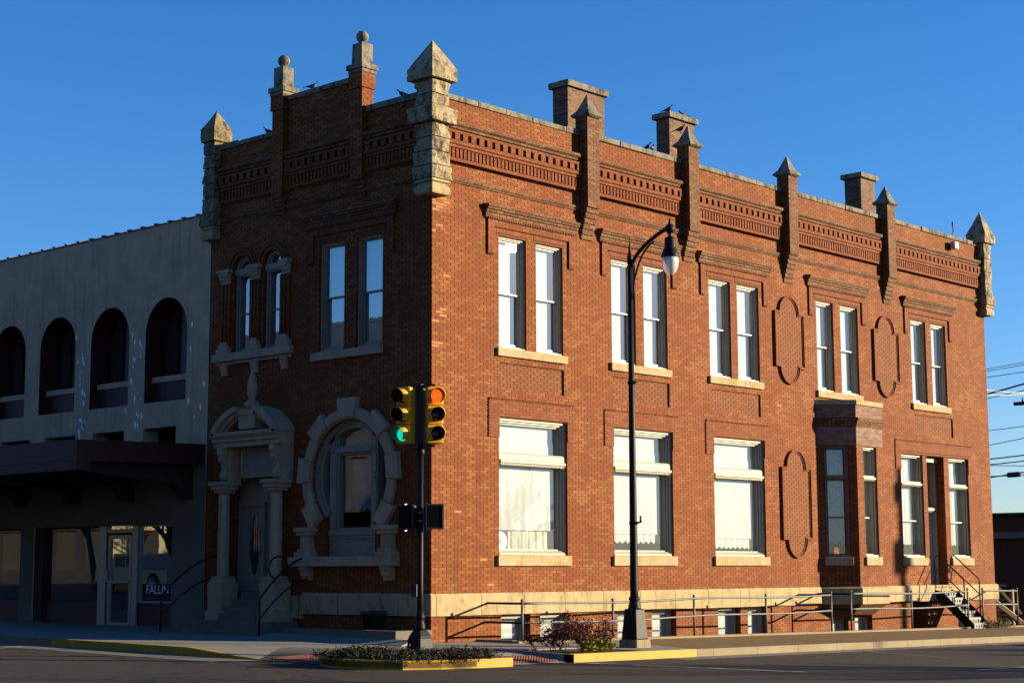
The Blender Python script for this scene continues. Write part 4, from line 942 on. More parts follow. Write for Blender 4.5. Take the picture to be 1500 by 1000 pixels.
# ------------------------------------------------------------------ traffic signal
sx, sy = -2.98, -2.70; sz = gz(sx, sy)
sg = thing('traffic_signal', 'black corner post with two yellow three lamp traffic heads and two dark walk signals', 'traffic light', (sx, sy, sz))
SG = FR((sx, sy, sz), (1, 0, 0), (0, -1, 0)); SB = FR((sx, sy, sz), (0, 1, 0), (-1, 0, 0))
mb = MB(); mb.lathe((sx, sy, sz), [(.062, .6), (.058, 1.2), (.055, 4.05)], 16); mb.lathe((sx, sy, sz), [(.11, .41), (.1, .46), (.1, .50), (.082, .53), (.082, .62), (.095, .64), (.095, .68), (.072, .71), (.062, .78)], 16)
mb.lathe((sx, sy, sz), [(.06, 3.78), (.075, 3.80), (.075, 3.88), (.06, 3.92)], 16); mb.build('pole', 'black_paint', sg)
mb = MB(); sq(mb, (sx, sy), .19, sz, sz+.27, .17); sq(mb, (sx, sy), .17, sz+.271, sz+.42, .095); mb.build('base', 'black_paint', sg, bevel=.02)
mb = MB(); mb.box(SG, -.06, .06, 4.02, 5.17, -.06, .06); q_ = FR((sx, sy, sz), (.68, -.733, 0), (-.733, -.68, 0))
for z in (5.13, 3.94): mb.box(q_, -.30, -.07, z, z+.04, -.03, .13); mb.box(q_, .07, .28, z, z+.04, -.03, .13)
pass; mb.build('bracket', 'black_plastic', sg)
def head(fr, lit, off):
    """signal head in frame fr: faces along fr.W, centre off to one side"""
    u0, u1 = off-.16, off+.16; mb = MB()
    for k in range(3):
        z0 = 4.0+.37*k; mb.box(fr, u0, u1, z0+.004, z0+.362, .0, .19)
    mb.box(fr, u0+.05, u1-.05, 3.99, 5.12, .02, .16)
    o = mb.build('signal_head', 'signal_yellow', sg, bevel=.018)
    for k in range(3):
        c = fr(off, 4.0+.37*k+.183, .19); n = 20; mb = MB(); W = fr.W; U = fr.U; Z = Vector((0, 0, 1)); vs = []; vi = []
        for i in range(n+1):                                        # tunnel visor open at the bottom
            a = R(-50)+R(280)*i/n; d = U*cos(a)+Z*sin(a); L = .22+.05*sin(a)
            vs += [c+d*.148, c+d*.148+W*L, c+d*.141+W*L]; vi += [c+d*.1405+W*L, c+d*.1405]
        mb.add(vs, [(3*i+j, 3*i+j+1, 3*i+j+4, 3*i+j+3) for i in range(n) for j in range(2)], True); mb.build('visor', 'signal_yellow', o, weld=False)
        mb = MB(); mb.add(vi, [(2*i, 2*i+1, 2*i+3, 2*i+2) for i in range(n)], True); mb.build('visor_lining', 'black_plastic', o, weld=False)
        mb = MB(); mb.lathe(c+W*.002, [(.135, 0), (.11, .025), (.06, .04), (.005, .045)], 20, axis=tuple(W))
        m = 'lens_off'
        if lit == 'red' and k == 2: m = 'lens_red'
        if lit == 'green' and k == 0: m = 'lens_green'
        mb.build('lens', m, o)
def aim(az, dx, dy): a = R(az); return FR((sx+dx, sy+dy, sz), (-sin(a), cos(a), 0), (cos(a), sin(a), 0))
head(aim(193, -.165, .185), 'green', .0); head(aim(239, .165, -.175), 'red', .0)
def walk(fr):
    fr = FR(fr(0, 0, -.16), fr.U, fr.W); mb = MB(); mb.box(fr, -.18, .18, 2.35, 2.80, .12, .32); mb.ring(fr, -.19, .19, 2.34, 2.81, .03, .321, .37); o = mb.build('walk_signal', 'black_plastic', sg, bevel=.02)
    mb = MB()
    for i in range(11): mb.box(fr, -.155+.031*i-.003, -.155+.031*i+.003, 2.38, 2.78, .325, .36)
    for i in range(12): mb.box(fr, -.158, .158, 2.385+.034*i, 2.389+.034*i, .326, .359)
    mb.build('egg_crate', 'black_paint', o, weld=False)
    mb = MB(); mb.box(fr, -.025, .025, 2.48, 2.53, .03, .12); mb.box(fr, -.025, .025, 2.63, 2.68, .03, .12)
    for z in (2.505, 2.655): mb.tube([fr(0, z, .06), (sx, sy, sz+z)], .018, 6)
    for u in (-.13, .13): mb.box(fr, u-.015, u+.015, 2.80, 2.84, .18, .24); mb.box(fr, u-.015, u+.015, 2.31, 2.35, .18, .24)
    mb.build('mount', 'galvanised', o)
walk(aim(186, -.03, .205)); walk(aim(236, .12, -.215))
mb = MB()
for z in (2.50, 2.66): mb.lathe((sx, sy, sz), [(.07, z-.02), (.07, z+.02)], 16)
mb.build('clamp_band', 'galvanised', sg)
mb = MB(); mb.box(SG, -.05, .05, 1.05, 1.28, -.2, -.09); mb.build('push_button', 'black_plastic', sg)

# ------------------------------------------------------------------ street lamp
lx, ly = 2.28, -3.80; lz = gz(lx, ly)
lp = thing('street_lamp', 'tall black street lamp with curved arm and acorn glass globe on the pavement', 'street lamp', (lx, ly, lz))
mb = MB(); mb.lathe((lx, ly, lz), [(.092, .9), (.088, 1.2), (.073, 4), (.048, 8.35)], 16); mb.lathe((lx, ly, lz), [(.15, .79), (.13, .84), (.13, .88), (.108, .92), (.108, .98), (.12, 1.0), (.12, 1.03), (.095, 1.06)], 16)
mb.lathe((lx, ly, lz), [(.06, 8.2), (.065, 8.34), (.045, 8.38), (.02, 8.6), (.005, 8.76)], 12); mb.build('pole', 'black_paint', lp)
mb = MB(); sq(mb, (lx, ly), .205, lz+.17, lz+.8, .155); mb.build('base', 'black_paint', lp, bevel=.02)
mb = MB(); sq(mb, (lx, ly), .25, lz-.1, lz+.17, .235); mb.build('footing', 'kerb_concrete', lp, bevel=.02)
pts = []; pts2 = []
for i in range(13):
    a = R(90)*i/12; pts.append((lx, ly-.06-.92*(1-cos(a)), lz+8.12+.70*(.55*sin(a)+.45*(1-cos(a)))))
for i in range(9):
    a = R(80)*i/8; pts2.append((lx, ly-.085-.72*(1-cos(a)), lz+7.40+1.22*sin(a)))
mb = MB(); mb.tube(pts, .042, 10); mb.tube(pts2, .022, 8); mb.build('arm', 'black_paint', lp)
hx, hy = lx, ly-1.10
mb = MB(); mb.tube([(hx, hy+.16, lz+8.82), (hx, hy, lz+8.82)], .045, 10); mb.sphere((hx, hy, lz+8.82), .11, 14, 10); mb.lathe((hx, hy, lz), [(.01, 9.05), (.03, 8.98), (.03, 8.9)], 8)
mb.lathe((hx, hy, lz), [(.04, 8.74), (.05, 8.70), (.03, 8.68), (.045, 8.65), (.10, 8.63), (.118, 8.58), (.12, 8.42), (.135, 8.38), (.17, 8.31), (.195, 8.22), (.195, 8.20), (.175, 8.195)], 22); mb.build('lamp_hood', 'black_paint', lp)
mb = MB(); mb.lathe((hx, hy, lz), [(.178, 8.193), (.18, 8.12), (.165, 8.0), (.125, 7.89), (.06, 7.83), (.01, 7.82)], 24); mb.build('globe', 'glass_lamp', lp)
mb = MB(); mb.lathe((hx, hy, lz), [(.14, 8.19), (.13, 8.12), (.07, 8.0), (.03, 7.95)], 16); mb.build('reflector', 'lamp_white', lp)
mb = MB()
for z in (2.6, 5.6): mb.lathe((lx, ly, lz), [(.09, z-.03), (.09, z+.03)], 14)
mb.tube([(lx, ly-.09, lz+2.6), (lx, ly-.2, lz+2.62), (lx, ly-.2, lz+2.75)], .025, 8); mb.tube([(lx, ly-.085, lz+5.6), (lx, ly-.16, lz+5.62)], .02, 8)
mb.build('banner_clamp', 'black_paint', lp)

# ------------------------------------------------------------------ areaway railings
def railing(posts, label, ends, parent_name='railing'):
    x0 = posts[0]; t = thing(parent_name, label, 'railing', (x0, -1.12, gz(x0, -1.12)+.05), 'areaway railings')
    zr = lambda x: .795+.0035*min(x, 15) + .02*sin(x*.9)
    mb = MB()
    for h in (0, -.42): mb.tube([(x, -1.12, zr(x)+h) for x in [posts[0]+(posts[-1]-posts[0])*i/24 for i in range(25)]], .025, 8)
    mb.build('rail', 'rail_grey', t)
    for x in posts:
        mb = MB(); mb.tube([(x, -1.12, gz(x, -1.12)+.05), (x, -1.12, zr(x)+.06)], .028, 8); mb.sphere((x, -1.12, zr(x)+.07), .034, 8, 6); mb.build('post', 'rail_grey', t)
    for x in ends:
        mb = MB()
        for h in (0, -.42): mb.tube([(x, -1.12, zr(x)+h), (x, -.0, zr(x)+h)], .025, 8)
        mb.build('return_rail', 'black_paint', t)  # same grey pipe coloured black: the shade on the returns is painted in
railing([1.70, 4.84, 7.99, 11.10, 14.22], 'grey pipe railing along the areaway left of the gap by the bay window', [1.70, 14.22])
railing([15.23, 18.52, 21.9], 'grey pipe railing between the bay window gap and the steel stairs', [15.23])
railing([22.85, 25.15], 'short grey pipe railing right of the steel stairs at the building end', [25.15])

# ------------------------------------------------------------------ steel side stairs
ss = thing('steel_stairs', 'small steel staircase with pierced risers and black handrails up to the side door', 'stairs', (22.35, -.6, gz(22, -.6)))
ST = [(.86, .28), (.66, .48), (.46, .68), (.26, .88), (.07, 1.08), (-.09, 1.26)]
for z, y in ST: MB().box(A, 21.88, 22.86, z-.025, z, y-.24, y).build('tread', 'cast_grey', ss)
MB().box(A, 21.85, 22.9, .97, 1.0, 0, .08).build('landing', 'cast_grey', ss)
for z, y in ST:
    mb = MB(); hole = []
    for i in range(6):
        c = (21.88+.1+.156*i, z-.108); r = .05 if i % 2 == 0 else .038; hole.append([(c[0]+r*cos(2*pi*k/10), c[1]+r*sin(2*pi*k/10)) for k in range(10)])
    wall_mesh(mb, FR((0, -y, 0), (1, 0, 0), (0, -1, 0)), rect(21.88, 22.86, z-.19, z-.026), hole, .012); mb.build('riser', 'stair_grey', ss, recalc=False)
mb = MB()
for x in (21.87, 22.87):
    mb = MB(); mb.prism(FR((x, 0, 0), (0, -1, 0), (1, 0, 0)), [(.05, .9), (.3, .84), (1.32, -.12), (1.32, -.3), (1.15, -.3), (.05, .7)], -.012, .012)
    mb.build('stringer', 'black_paint', ss)
for x in (21.88, 22.86):
    mb = MB(); zb = gz(x, -1.0)
    mb.tube([(x, -.03, 1.42), (x, -.08, 1.85), (x, -.12, 1.93), (x, -.18, 1.95), (x, -.25, 1.91), (x, -1.0, 1.24), (x, -1.03, 1.18), (x, -1.03, zb)], .021, 8)
    mb.tube([(x, -.05, 1.1), (x, -.10, 1.45), (x, -.15, 1.52), (x, -.22, 1.48), (x, -.98, .80), (x, -1.03, .78)], .018, 8); mb.build('handrail', 'black_paint', ss)
# entrance handrails
for y, x1, lab in ((7.38, -1.72, 'curved black handrail at the left of the arched entrance steps'), (3.98, -1.5, 'curved black handrail with a looped end at the right of the arched entrance steps')):
    t = thing('handrail', lab, 'handrail', (x1, y, gz(x1, y)), 'entrance handrails'); g = gz(x1, y)
    mb = MB(); mb.tube([(x1, y, g), (x1, y, g+.86)], .024, 8); mb.build('post', 'black_paint', t)
    P = [(x1, y, g+.86)] + [(x1+(x1*-1-.05)*q, y, g+.86+.95*(1-(1-q)**1.7)) for q in (.08, .2, .35, .5, .65, .8, .92, 1)]
    Q = [(x1, y, g+.4)] + [(x1+(x1*-1-.05)*q, y, g+.4+.9*(1-(1-q)**1.7)) for q in (.08, .2, .35, .5, .65, .8, .92, 1)]
    mb = MB(); mb.tube(P, .024, 8); mb.tube(Q, .02, 8); mb.build('rail', 'black_paint', t)
    if y < 5:
        mb = MB(); mb.tube([(x1+.55+.28*cos(a), y+.02, g+1.55+.26*sin(a)) for a in [R(-120)-R(240)*i/12 for i in range(13)]], .02, 8); mb.build('loop_end', 'black_paint', t)

# ------------------------------------------------------------------ plants
def tufts(name, mat, pts, n, size, seed, up=.5, parent=None, wid=.25):
    rn = random.Random(seed); mb = MB()
    for _ in range(n):
        c, r = rn.choice(pts); c = Vector(c); d = Vector((rn.gauss(0, 1), rn.gauss(0, 1), rn.gauss(up, .8))).normalized()
        p = c + Vector((rn.gauss(0, 1)*r[0], rn.gauss(0, 1)*r[1], abs(rn.gauss(0, 1))*r[2])); L = size*rn.uniform(.5, 1.5)
        a = d.cross(Vector((rn.random(), rn.random(), .3))).normalized()*L*wid; mb.add([p-a*.4, p+d*L*.5-a, p+d*L, p+d*L*.5+a], [(0, 1, 2, 3)])
    return mb.build(name, mat, parent, recalc=False, weld=False)
isl_out = [(-5.75, -2.95), (-6.05, -3.3), (-6.25, -3.9), (-6.15, -4.55), (-5.7, -5.05), (-5.0, -5.3), (-4.2, -5.38), (-3.25, -5.38)]
isl_in = [(-3.25, -4.6), (-3.5, -3.9), (-3.95, -3.35), (-4.6, -3.02)]
mb = MB(); n = len(isl_out); cx_, cy_ = -4.4, -4.0
for (x0, y0), (x1, y1) in zip(isl_out[:-1], isl_out[1:]):
    def ins(x, y): d = Vector((cx_-x, cy_-y)).normalized()*.16; return (x+d.x, y+d.y)
    a, b = ins(x0, y0), ins(x1, y1); z = .01
    P = [gp(x0, y0, z), gp(x1, y1, z), gp(*b, z), gp(*a, z)]; mb.quad(*P); mb.quad(P[0], P[1], P[1]-Vector((0, 0, .3)), P[0]-Vector((0, 0, .3))); mb.quad(P[3], P[2], P[2]-Vector((0, 0, .3)), P[3]-Vector((0, 0, .3)))
p = gp(-3.25, -5.38, .01); q = gp(-3.41, -5.2, .01); mb.quad(p, q, q-Vector((0, 0, .3)), p-Vector((0, 0, .3)))
struct(mb.build('painted_kerb', 'curb_yellow'))
ground_poly('soil', isl_out[1:-1] + [(-3.3, -5.3)] + isl_in, 'soil', -.02, .1)
jp = []
rj = random.Random(3)
for _ in range(90):
    t_ = rj.random(); k = t_*(n-1); i = min(int(k), n-2); f = k-i
    ox, oy = isl_out[i][0]*(1-f)+isl_out[i+1][0]*f, isl_out[i][1]*(1-f)+isl_out[i+1][1]*f
    m = rj.uniform(.02, .95); ix, iy = -3.6-.3*rj.random(), -3.6; x = ox*(1-m*.62)+ix*m*.62; y = oy*(1-m*.62)+iy*m*.62
    h = .02+.045*sin(pi*min(1, m)); jp.append(((x, y, gz(x, y)+rj.uniform(-.02, .06)), (.16, .16, h)))
stuff(tufts('juniper', 'juniper_leaf', jp, 15000, .042, 5, .4), 'low dark juniper spreading over the yellow kerbed island at the corner', 'shrub')
# red shrub and yellow shrub in the kerbed bed by the lamp
ground_poly('soil', [(-1.3, -4.95), (1.2, -4.95), (1.2, -3.25), (-1.3, -3.25)], 'soil', -.02, .1)
sloped_kerb('kerb', [(-1.38, -3.2, .03), (-1.38, KY, .008)], (.1, 0), 'pavement')
rb = thing('red_shrub', 'sparse reddish brown shrub in the kerbed bed beside the street lamp', 'shrub', (-.1, -4.1, gz(-.1, -4.1)))
rn = random.Random(9); mb = MB(); tips = []
def twig(p, d, L, r, dep_):
    q = p + d*L; m = (p+q)/2 + Vector((rn.gauss(0, .02), rn.gauss(0, .02), .01)); mb.tube([p, m, q], [r, r*.8, r*.6], 4, False)
    tips.append(((q+p)/2, (.05, .05, .05))); tips.append((q, (.05, .05, .05)))
    if dep_ > 0:
        for _ in range(3):
            e = (d + Vector((rn.gauss(0, .55), rn.gauss(0, .55), rn.gauss(.05, .35)))).normalized(); twig(q if rn.random() < .6 else m, e, L*rn.uniform(.55, .85), r*.65, dep_-1)
for i in range(24):
    a = rn.uniform(0, 2*pi); x = -.1+.45*cos(a)*rn.random()+.25*rn.gauss(0, 1); y = -4.1+.4*rn.gauss(0, 1)*.8
    d = Vector((rn.gauss(0, .55), rn.gauss(0, .45), 1)).normalized(); twig(Vector((x, y, gz(x, y)-.03)), d, rn.uniform(.13, .30) * (1.0 if i % 6 else 1.3), .011, 3)
mb.build('stem', 'twig', rb, recalc=False, weld=False)
tufts('foliage', 'red_leaf', tips, 6500, .036, 13, .2, rb, .32)
ys_ = thing('yellow_shrub', 'small yellow green shrub in front of the reddish shrub at the yellow kerb', 'shrub', (-.2, -4.75, gz(0, -4.8)))
yp = [((-.42+.075*i+rn.gauss(0, .03), -4.78+rn.gauss(0, .05), gz(0, -4.8)+.04), (.06, .06, .11)) for i in range(9)]
mb = MB()
for c, _ in yp: mb.tube([(c[0], c[1], gz(0, -4.8)-.05), (c[0]+.02, c[1], c[2]+.12)], .008, 5)
mb.build('stem', 'twig', ys_); tufts('foliage', 'yellow_leaf', yp, 1600, .075, 17, .5, ys_, .2)
wd = thing('weed_clump', 'dry weeds growing at the foot of the steel stairs', 'weeds', (23.2, -1.35, gz(23.2, -1.3)))
wp = [((22.7+.16*i, -1.36+rn.gauss(0, .04), gz(23, -1.3)), (.09, .05, .10)) for i in range(9)]
tufts('foliage', 'weed_leaf', wp, 700, .09, 23, .9, wd, .1)
pt = thing('plant_pot', 'dark plastic planter tub with a few bare stems against the stone belt', 'planter', (-.62, 1.14, .2))
mb = MB(); mb.lathe((-.62, 1.14, .2), [(.2, 0), (.265, .40), (.30, .40), (.305, .47), (.285, .47), (.27, .42), (.25, .40)], 20); mb.build('tub', 'pot_plastic', pt)
mb = MB(); mb.lathe((-.62, 1.14, .2), [(.255, .38), (.255, .40)], 16); mb.build('potting_soil', 'soil', pt)
mb = MB()
for i in range(6): mb.tube([(-.62+rn.gauss(0, .08), 1.14+rn.gauss(0, .08), .58), (-.62+rn.gauss(0, .14), 1.14+rn.gauss(0, .14), .58+rn.uniform(.15, .4))], .005, 4)
mb.build('stem', 'twig', pt)

rl = random.Random(61); mb = MB()
for k in range(420):
    q = rl.random()
    if q < .4: x, y, z = rl.uniform(-1.3, 30), KY-abs(rl.gauss(0, .10))-.01, -.138
    elif q < .6: x, y, z = KX-abs(rl.gauss(0, .12))-.01, rl.uniform(-1, 14), -.138
    elif q < .8: x, y, z = rl.uniform(1.5, 24), rl.uniform(-1.6, -1.28), .008
    else: x, y, z = rl.uniform(-2.6, 2.6), rl.uniform(-3.4, -1.5), .006
    a = rl.uniform(0, 6.28); L = rl.uniform(.012, .035); c_ = gp(x, y, z); e = Vector((cos(a), sin(a), rl.uniform(.0, .5)))*L; f2 = Vector((-sin(a), cos(a), 0))*L*.5
    mb.add([c_-e*.2-f2*.2, c_+e*.4-f2, c_+e, c_+e*.4+f2], [(0, 1, 2, 3)])
stuff(mb.build('dead_leaves', 'weed_leaf', recalc=False, weld=False), 'dry leaf litter along the kerbs and areaway edge', 'leaves')

# ------------------------------------------------------------------ pigeons
def pigeon_mesh():
    mb = MB(); n = 10; sp = [(-.15, .10, .004, .02), (-.10, .105, .02, .03), (-.05, .11, .045, .048), (.0, .12, .058, .06), (.05, .135, .055, .06), (.085, .16, .04, .045), (.10, .195, .028, .03), (.108, .215, .03, .03), (.125, .228, .026, .026), (.145, .228, .014, .014)]
    vs = [(x, b*cos(2*pi*k/n), z+a*sin(2*pi*k/n)) for x, z, b, a in sp for k in range(n)]
    mb.add(vs, [(i*n+k, i*n+(k+1) % n, (i+1)*n+(k+1) % n, (i+1)*n+k) for i in range(len(sp)-1) for k in range(n)], True)
    mb.add([(.14, .01, .232), (.14, -.01, .232), (.14, 0, .222), (.178, 0, .222)], [(0, 1, 3), (1, 2, 3), (2, 0, 3)])
    mb.add([(-.12, .03, .115), (-.12, -.03, .115), (-.25, -.035, .065), (-.25, .035, .065), (-.12, 0, .09), (-.25, 0, .055)], [(0, 1, 2, 3), (0, 4, 5, 3), (1, 4, 5, 2)])
    for s in (-1, 1):
        mb.add([(.06, s*.055, .15), (.03, s*.066, .10), (-.05, s*.052, .085), (-.17, s*.012, .10), (-.06, s*.045, .14)], [(0, 1, 2, 3, 4)])
        mb.tube([(.0, s*.022, .07), (.005, s*.022, .01)], .006, 5); mb.tube([(.005, s*.022, .006), (.04, s*.03, .005)], .005, 4)
    me = mb.build('pigeon', 'pigeon_feather', recalc=False, weld=False); return me
proto = pigeon_mesh(); proto['category'] = 'bird'; proto['group'] = 'pigeons on the roof edge'
zc = 12.32
PG = [((.2, 6.02, zc), 1.9, 'dark pigeon on the lower left coping between the rough turret and ball pier'), ((.15, 4.30, 13.13), -.6, 'pigeon on the raised coping beside the left ball finial'),
      ((.15, 1.12, zc), 2.2, 'upright pigeon on the coping between the right ball finial and corner turret'), ((-.33, .62, 11.86), 1.2, 'dark pigeon tucked beside the corner turret in shadow'),
      ((8.0, .12, zc), -1.6, 'left pigeon of the two on the coping beside the second chimney'), ((8.24, .14, zc), .4, 'right pigeon of the two on the coping beside the second chimney'),
      ((9.75, .75, 13.78), -1.3, 'pigeon on the left corner of the second chimney top'), ((10.45, .78, 13.78), 2.6, 'pigeon on the right end of the second chimney top'),
      ((9.4, .10, 13.05), -1.2, 'pigeon perched on the pilaster cap in front of the second chimney')]
for i, (p, a, lab) in enumerate(PG):
    o = proto if i == 0 else proto.copy()
    if i: COL.objects.link(o)
    o.location = p; o.rotation_euler = (0, 0, a); o['label'] = lab; s = random.uniform(.85, 1.0); o.scale = (s, s, s)
# small roof items
mb = MB(); mb.tube([(24.3, .3, 12.2), (24.55, .3, 12.5), (24.6, .3, 12.6), (24.55, .3, 12.9)], .025, 8); tag(mb.build('bent_pipe', 'black_paint'), 'bent dark vent pipe sticking up behind the right parapet', 'pipe')
fl = thing('floodlight', 'small white floodlight box on the brick parapet near the right turret', 'light', A(23.75, 11.9, .0))
mb = MB(); mb.box(A, 23.66, 23.92, 11.82, 12.06, .07, .24); mb.build('housing', 'lamp_white', fl, bevel=.02)
mb = MB(); mb.box(A, 23.70, 23.88, 11.85, 12.03, .24, .25); mb.build('lens', 'lens_off', fl); mb = MB(); mb.box(A, 23.75, 23.83, 11.9, 11.98, .0, .07); mb.build('mount', 'black_plastic', fl)

# ------------------------------------------------------------------ beyond the right end
wsx = 26.6; wz = gz(26.6, 0)
wsn = thing('wooden_stairs', 'unpainted wooden steps and railing behind the right end of the brick building', 'stairs', (wsx, .8, wz))
for x, y, z1 in ((26.25, .35, 1.85), (27.75, .35, .85), (29.2, .35, 1.0), (27.4, 1.5, 1.0), (29.0, 1.5, 1.0)): MB().box(G0, x-.05, x+.05, wz-.3, z1, y-.05, y+.05).build('post', 'wood_new', wsn)
mb = MB(); mb.tube([(26.25, .33, 1.2), (28.3, .33, .05)], .06, 4, smooth=False); mb.box(G0, 27.0, 29.5, .92, 1.02, 1.42, 1.5); mb.box(G0, 27.2, 29.4, .45, .52, 1.42, 1.5); mb.tube([(26.3, .25, .5), (28.2, .25, -.25)], .09, 4, smooth=False); mb.build('rail', 'wood_new', wsn)
for k in range(5): MB().box(G0, 26.35+.32*k, 26.65+.32*k, .42-.15*k, .47-.15*k, .3, 1.4).build('tread', 'wood_new', wsn)
sh = thing('dark_shed', 'low dark building with blue eave behind the right end of the brick building', 'building', (31, -.6, gz(31, 0)))
g = gz(31, 0)
mb = MB(); mb.box(G0, 31, 41, g+.95, 2.6, -.6, 16); mb.build('wall', 'shed_dark', sh); mb = MB(); mb.box(G0, 30.97, 41.03, g-.2, g+.95, -.63, 16); mb.build('base_course', 'base_red', sh)
mb = MB(); mb.box(G0, 30.7, 41.3, 2.601, 2.82, -.9, 16.3); mb.build('eave', 'shed_blue', sh)
mb = MB(); mb.box(G0, 31.5, 40.5, 2.821, 3.45, .75, 15); mb.build('clerestory', 'shed_dark', sh); mb = MB(); mb.box(G0, 31.3, 40.7, 2.822, 3.40, -.5, .749); mb.build('clerestory_panel', 'metal_sheet', sh); mb = MB(); mb.box(G0, 31.2, 40.8, 3.451, 3.52, -.6, 15.2); mb.build('roof', 'shed_dark', sh)
mb = MB(); mb.ring(G0, 30.95, 30.99, .35, 1.35, .05, -.5, 1.0)
mb = MB(); mb.box(B, .0, 1.15, .30, 1.25, -31.05, -30.95); mb.v = [(30.96 if x < 31 else 31.02, y, z) for x, y, z in mb.v]; mb.build('window', 'shed_blue', sh)
mb = MB(); mb.ring(FR((30.95, 0, 0), (0, 1, 0), (-1, 0, 0)), -.07, 1.22, .23, 1.32, .07, -.05, .03); mb.build('window_frame', 'shed_dark', sh)
# utility poles and wires
def upole(x, y, h, label, trans=False, arm=True, group='utility poles'):
    g = gz(x, y); t = thing('utility_pole', label, 'utility pole', (x, y, g), group); mb = MB(); mb.tube([(x, y, g-.2), (x, y, g+h)], [.17, .12], 10); mb.build('pole', 'bark', t)
    if arm:
        mb = MB(); mb.box(G0, x-.06, x+.06, g+h-1.3, g+h-1.13, y-1.6, y+1.6); mb.build('crossarm', 'brown_dark', t)
        mb = MB()
        for k in (-1.15, -.6, .6, 1.15):
            for q in (1.13,): mb.lathe((x, y+k, g+h-q), [(.05, 0), (.06, .06), (.03, .1), (.045, .16), (.01, .2)], 8)
        mb.build('insulator', 'cast_grey', t)
    if trans:
        mb = MB(); mb.lathe((x-.35, y+.25, g+h-3.2), [(.02, -.02), (.3, 0), (.3, .85), (.25, .95), (.02, 1.0)], 14); mb.lathe((x-.3, y+.2, g+h-1.1), [(.2, 0), (.22, .55), (.05, .7)], 12); mb.build('transformer', 'cast_grey', t)
    return t
upole(50, 9.35, 10.95, 'far utility pole with a crossarm past the right edge of the building')
upole(64, 40, 12.0, 'distant utility pole with crossarms behind the brick building')
def wire(a, b, sag, r, mat, label):
    a, b = Vector(a), Vector(b); mb = MB(); mb.tube([a+(b-a)*t_ - Vector((0, 0, sag*4*t_*(1-t_))) for t_ in [i/16 for i in range(17)]], r, 5)
    tag(mb.build('overhead_wire', mat), label, 'wire', 'overhead wires at the right edge')
W = [(11.52, .1, .018, 'topmost thin dark wire at the right edge of the sky'), (11.38, .0, .018, 'thin dark wire just under the topmost one'), (11.02, -.3, .02, 'third thin dark wire from the top'),
     (10.52, 2.2, .05, 'thick dark cable sloping up above the pale wires'), (10.15, 1.3, .022, 'dark wire just above the pale wires'), (8.38, .05, .02, 'lone level dark wire below the crossarm'), (7.88, 1.6, .022, 'sloping dark wire above the lower bundle'),
     (7.0, .3, .035, 'upper dark cable of the low bundle'), (6.7, .2, .03, 'second dark cable of the low bundle'), (6.22, 1.2, .035, 'dark cable carrying the black splice case'), (6.0, -1.0, .025, 'lowest drooping dark cable of the low bundle'), (6.45, -2.0, .02, 'thin dark wire crossing the low bundle')]
for k, (zt, sl_, r, lab) in enumerate(W):
    wire((64, 40+(k % 3-1)*.6, zt+.67-sl_*1.2), (44, -8, zt+.67+sl_*.8), .7, r*.9, 'wire_black', lab)
wire((50, 10.1, 9.75), (26.0, 7.2, 9.9), .5, .03, 'wire_white', 'pale service wire running from the pole to the wall end')
wire((50, 10.1, 9.72), (26.0, 6.2, 9.0), .5, .026, 'wire_white', 'lower pale service wire drooping to the wall end')
mb = MB(); mb.lathe((51, 11.6, 6.0), [(.02, -.42), (.13, -.4), (.13, .4), (.02, .42)], 10, axis=(.45, 1, .0)); tag(mb.build('splice_case', 'wire_black'), 'black cable splice case hanging on the low wires', 'splice case')

# ------------------------------------------------------------------ off-frame street: what casts the long shadows and fills the shop glass
upole(39.5, -17.8, 10.2, 'utility pole with transformer across the side street', True, False)
def bare_tree(x, y, h, r, seed, label):
    rt = random.Random(seed); g = gz(x, y); t = thing('bare_tree', label, 'tree', (x, y, g), 'bare street trees'); mt = MB(); mc = MB()
    def br(p, d, L, r0, k):
        n = 4; pts = [p]; q = p
        for i in range(n): d = (d + Vector((rt.gauss(0, .12), rt.gauss(0, .12), .05))).normalized(); q = q + d*L/n; pts.append(q)
        (mt if k == 0 else mc).tube(pts, [r0*(1-.35*i/n) for i in range(n+1)], 7 if k < 2 else 4, False)
        if k < 4:
            for _ in range(4 if k == 0 else 3):
                e = (d + Vector((rt.gauss(0, .6), rt.gauss(0, .6), rt.gauss(.1, .25)))).normalized(); br(pts[rt.choice((2, 3, 4)) if k else 4], e, L*rt.uniform(.6, .85), r0*.55, k+1)
    br(Vector((x, y, g-.2)), Vector((0, 0, 1)), h, r, 0); mt.build('trunk', 'bark', t, recalc=False, weld=False); mc.build('crown', 'bark', t, recalc=False, weld=False)

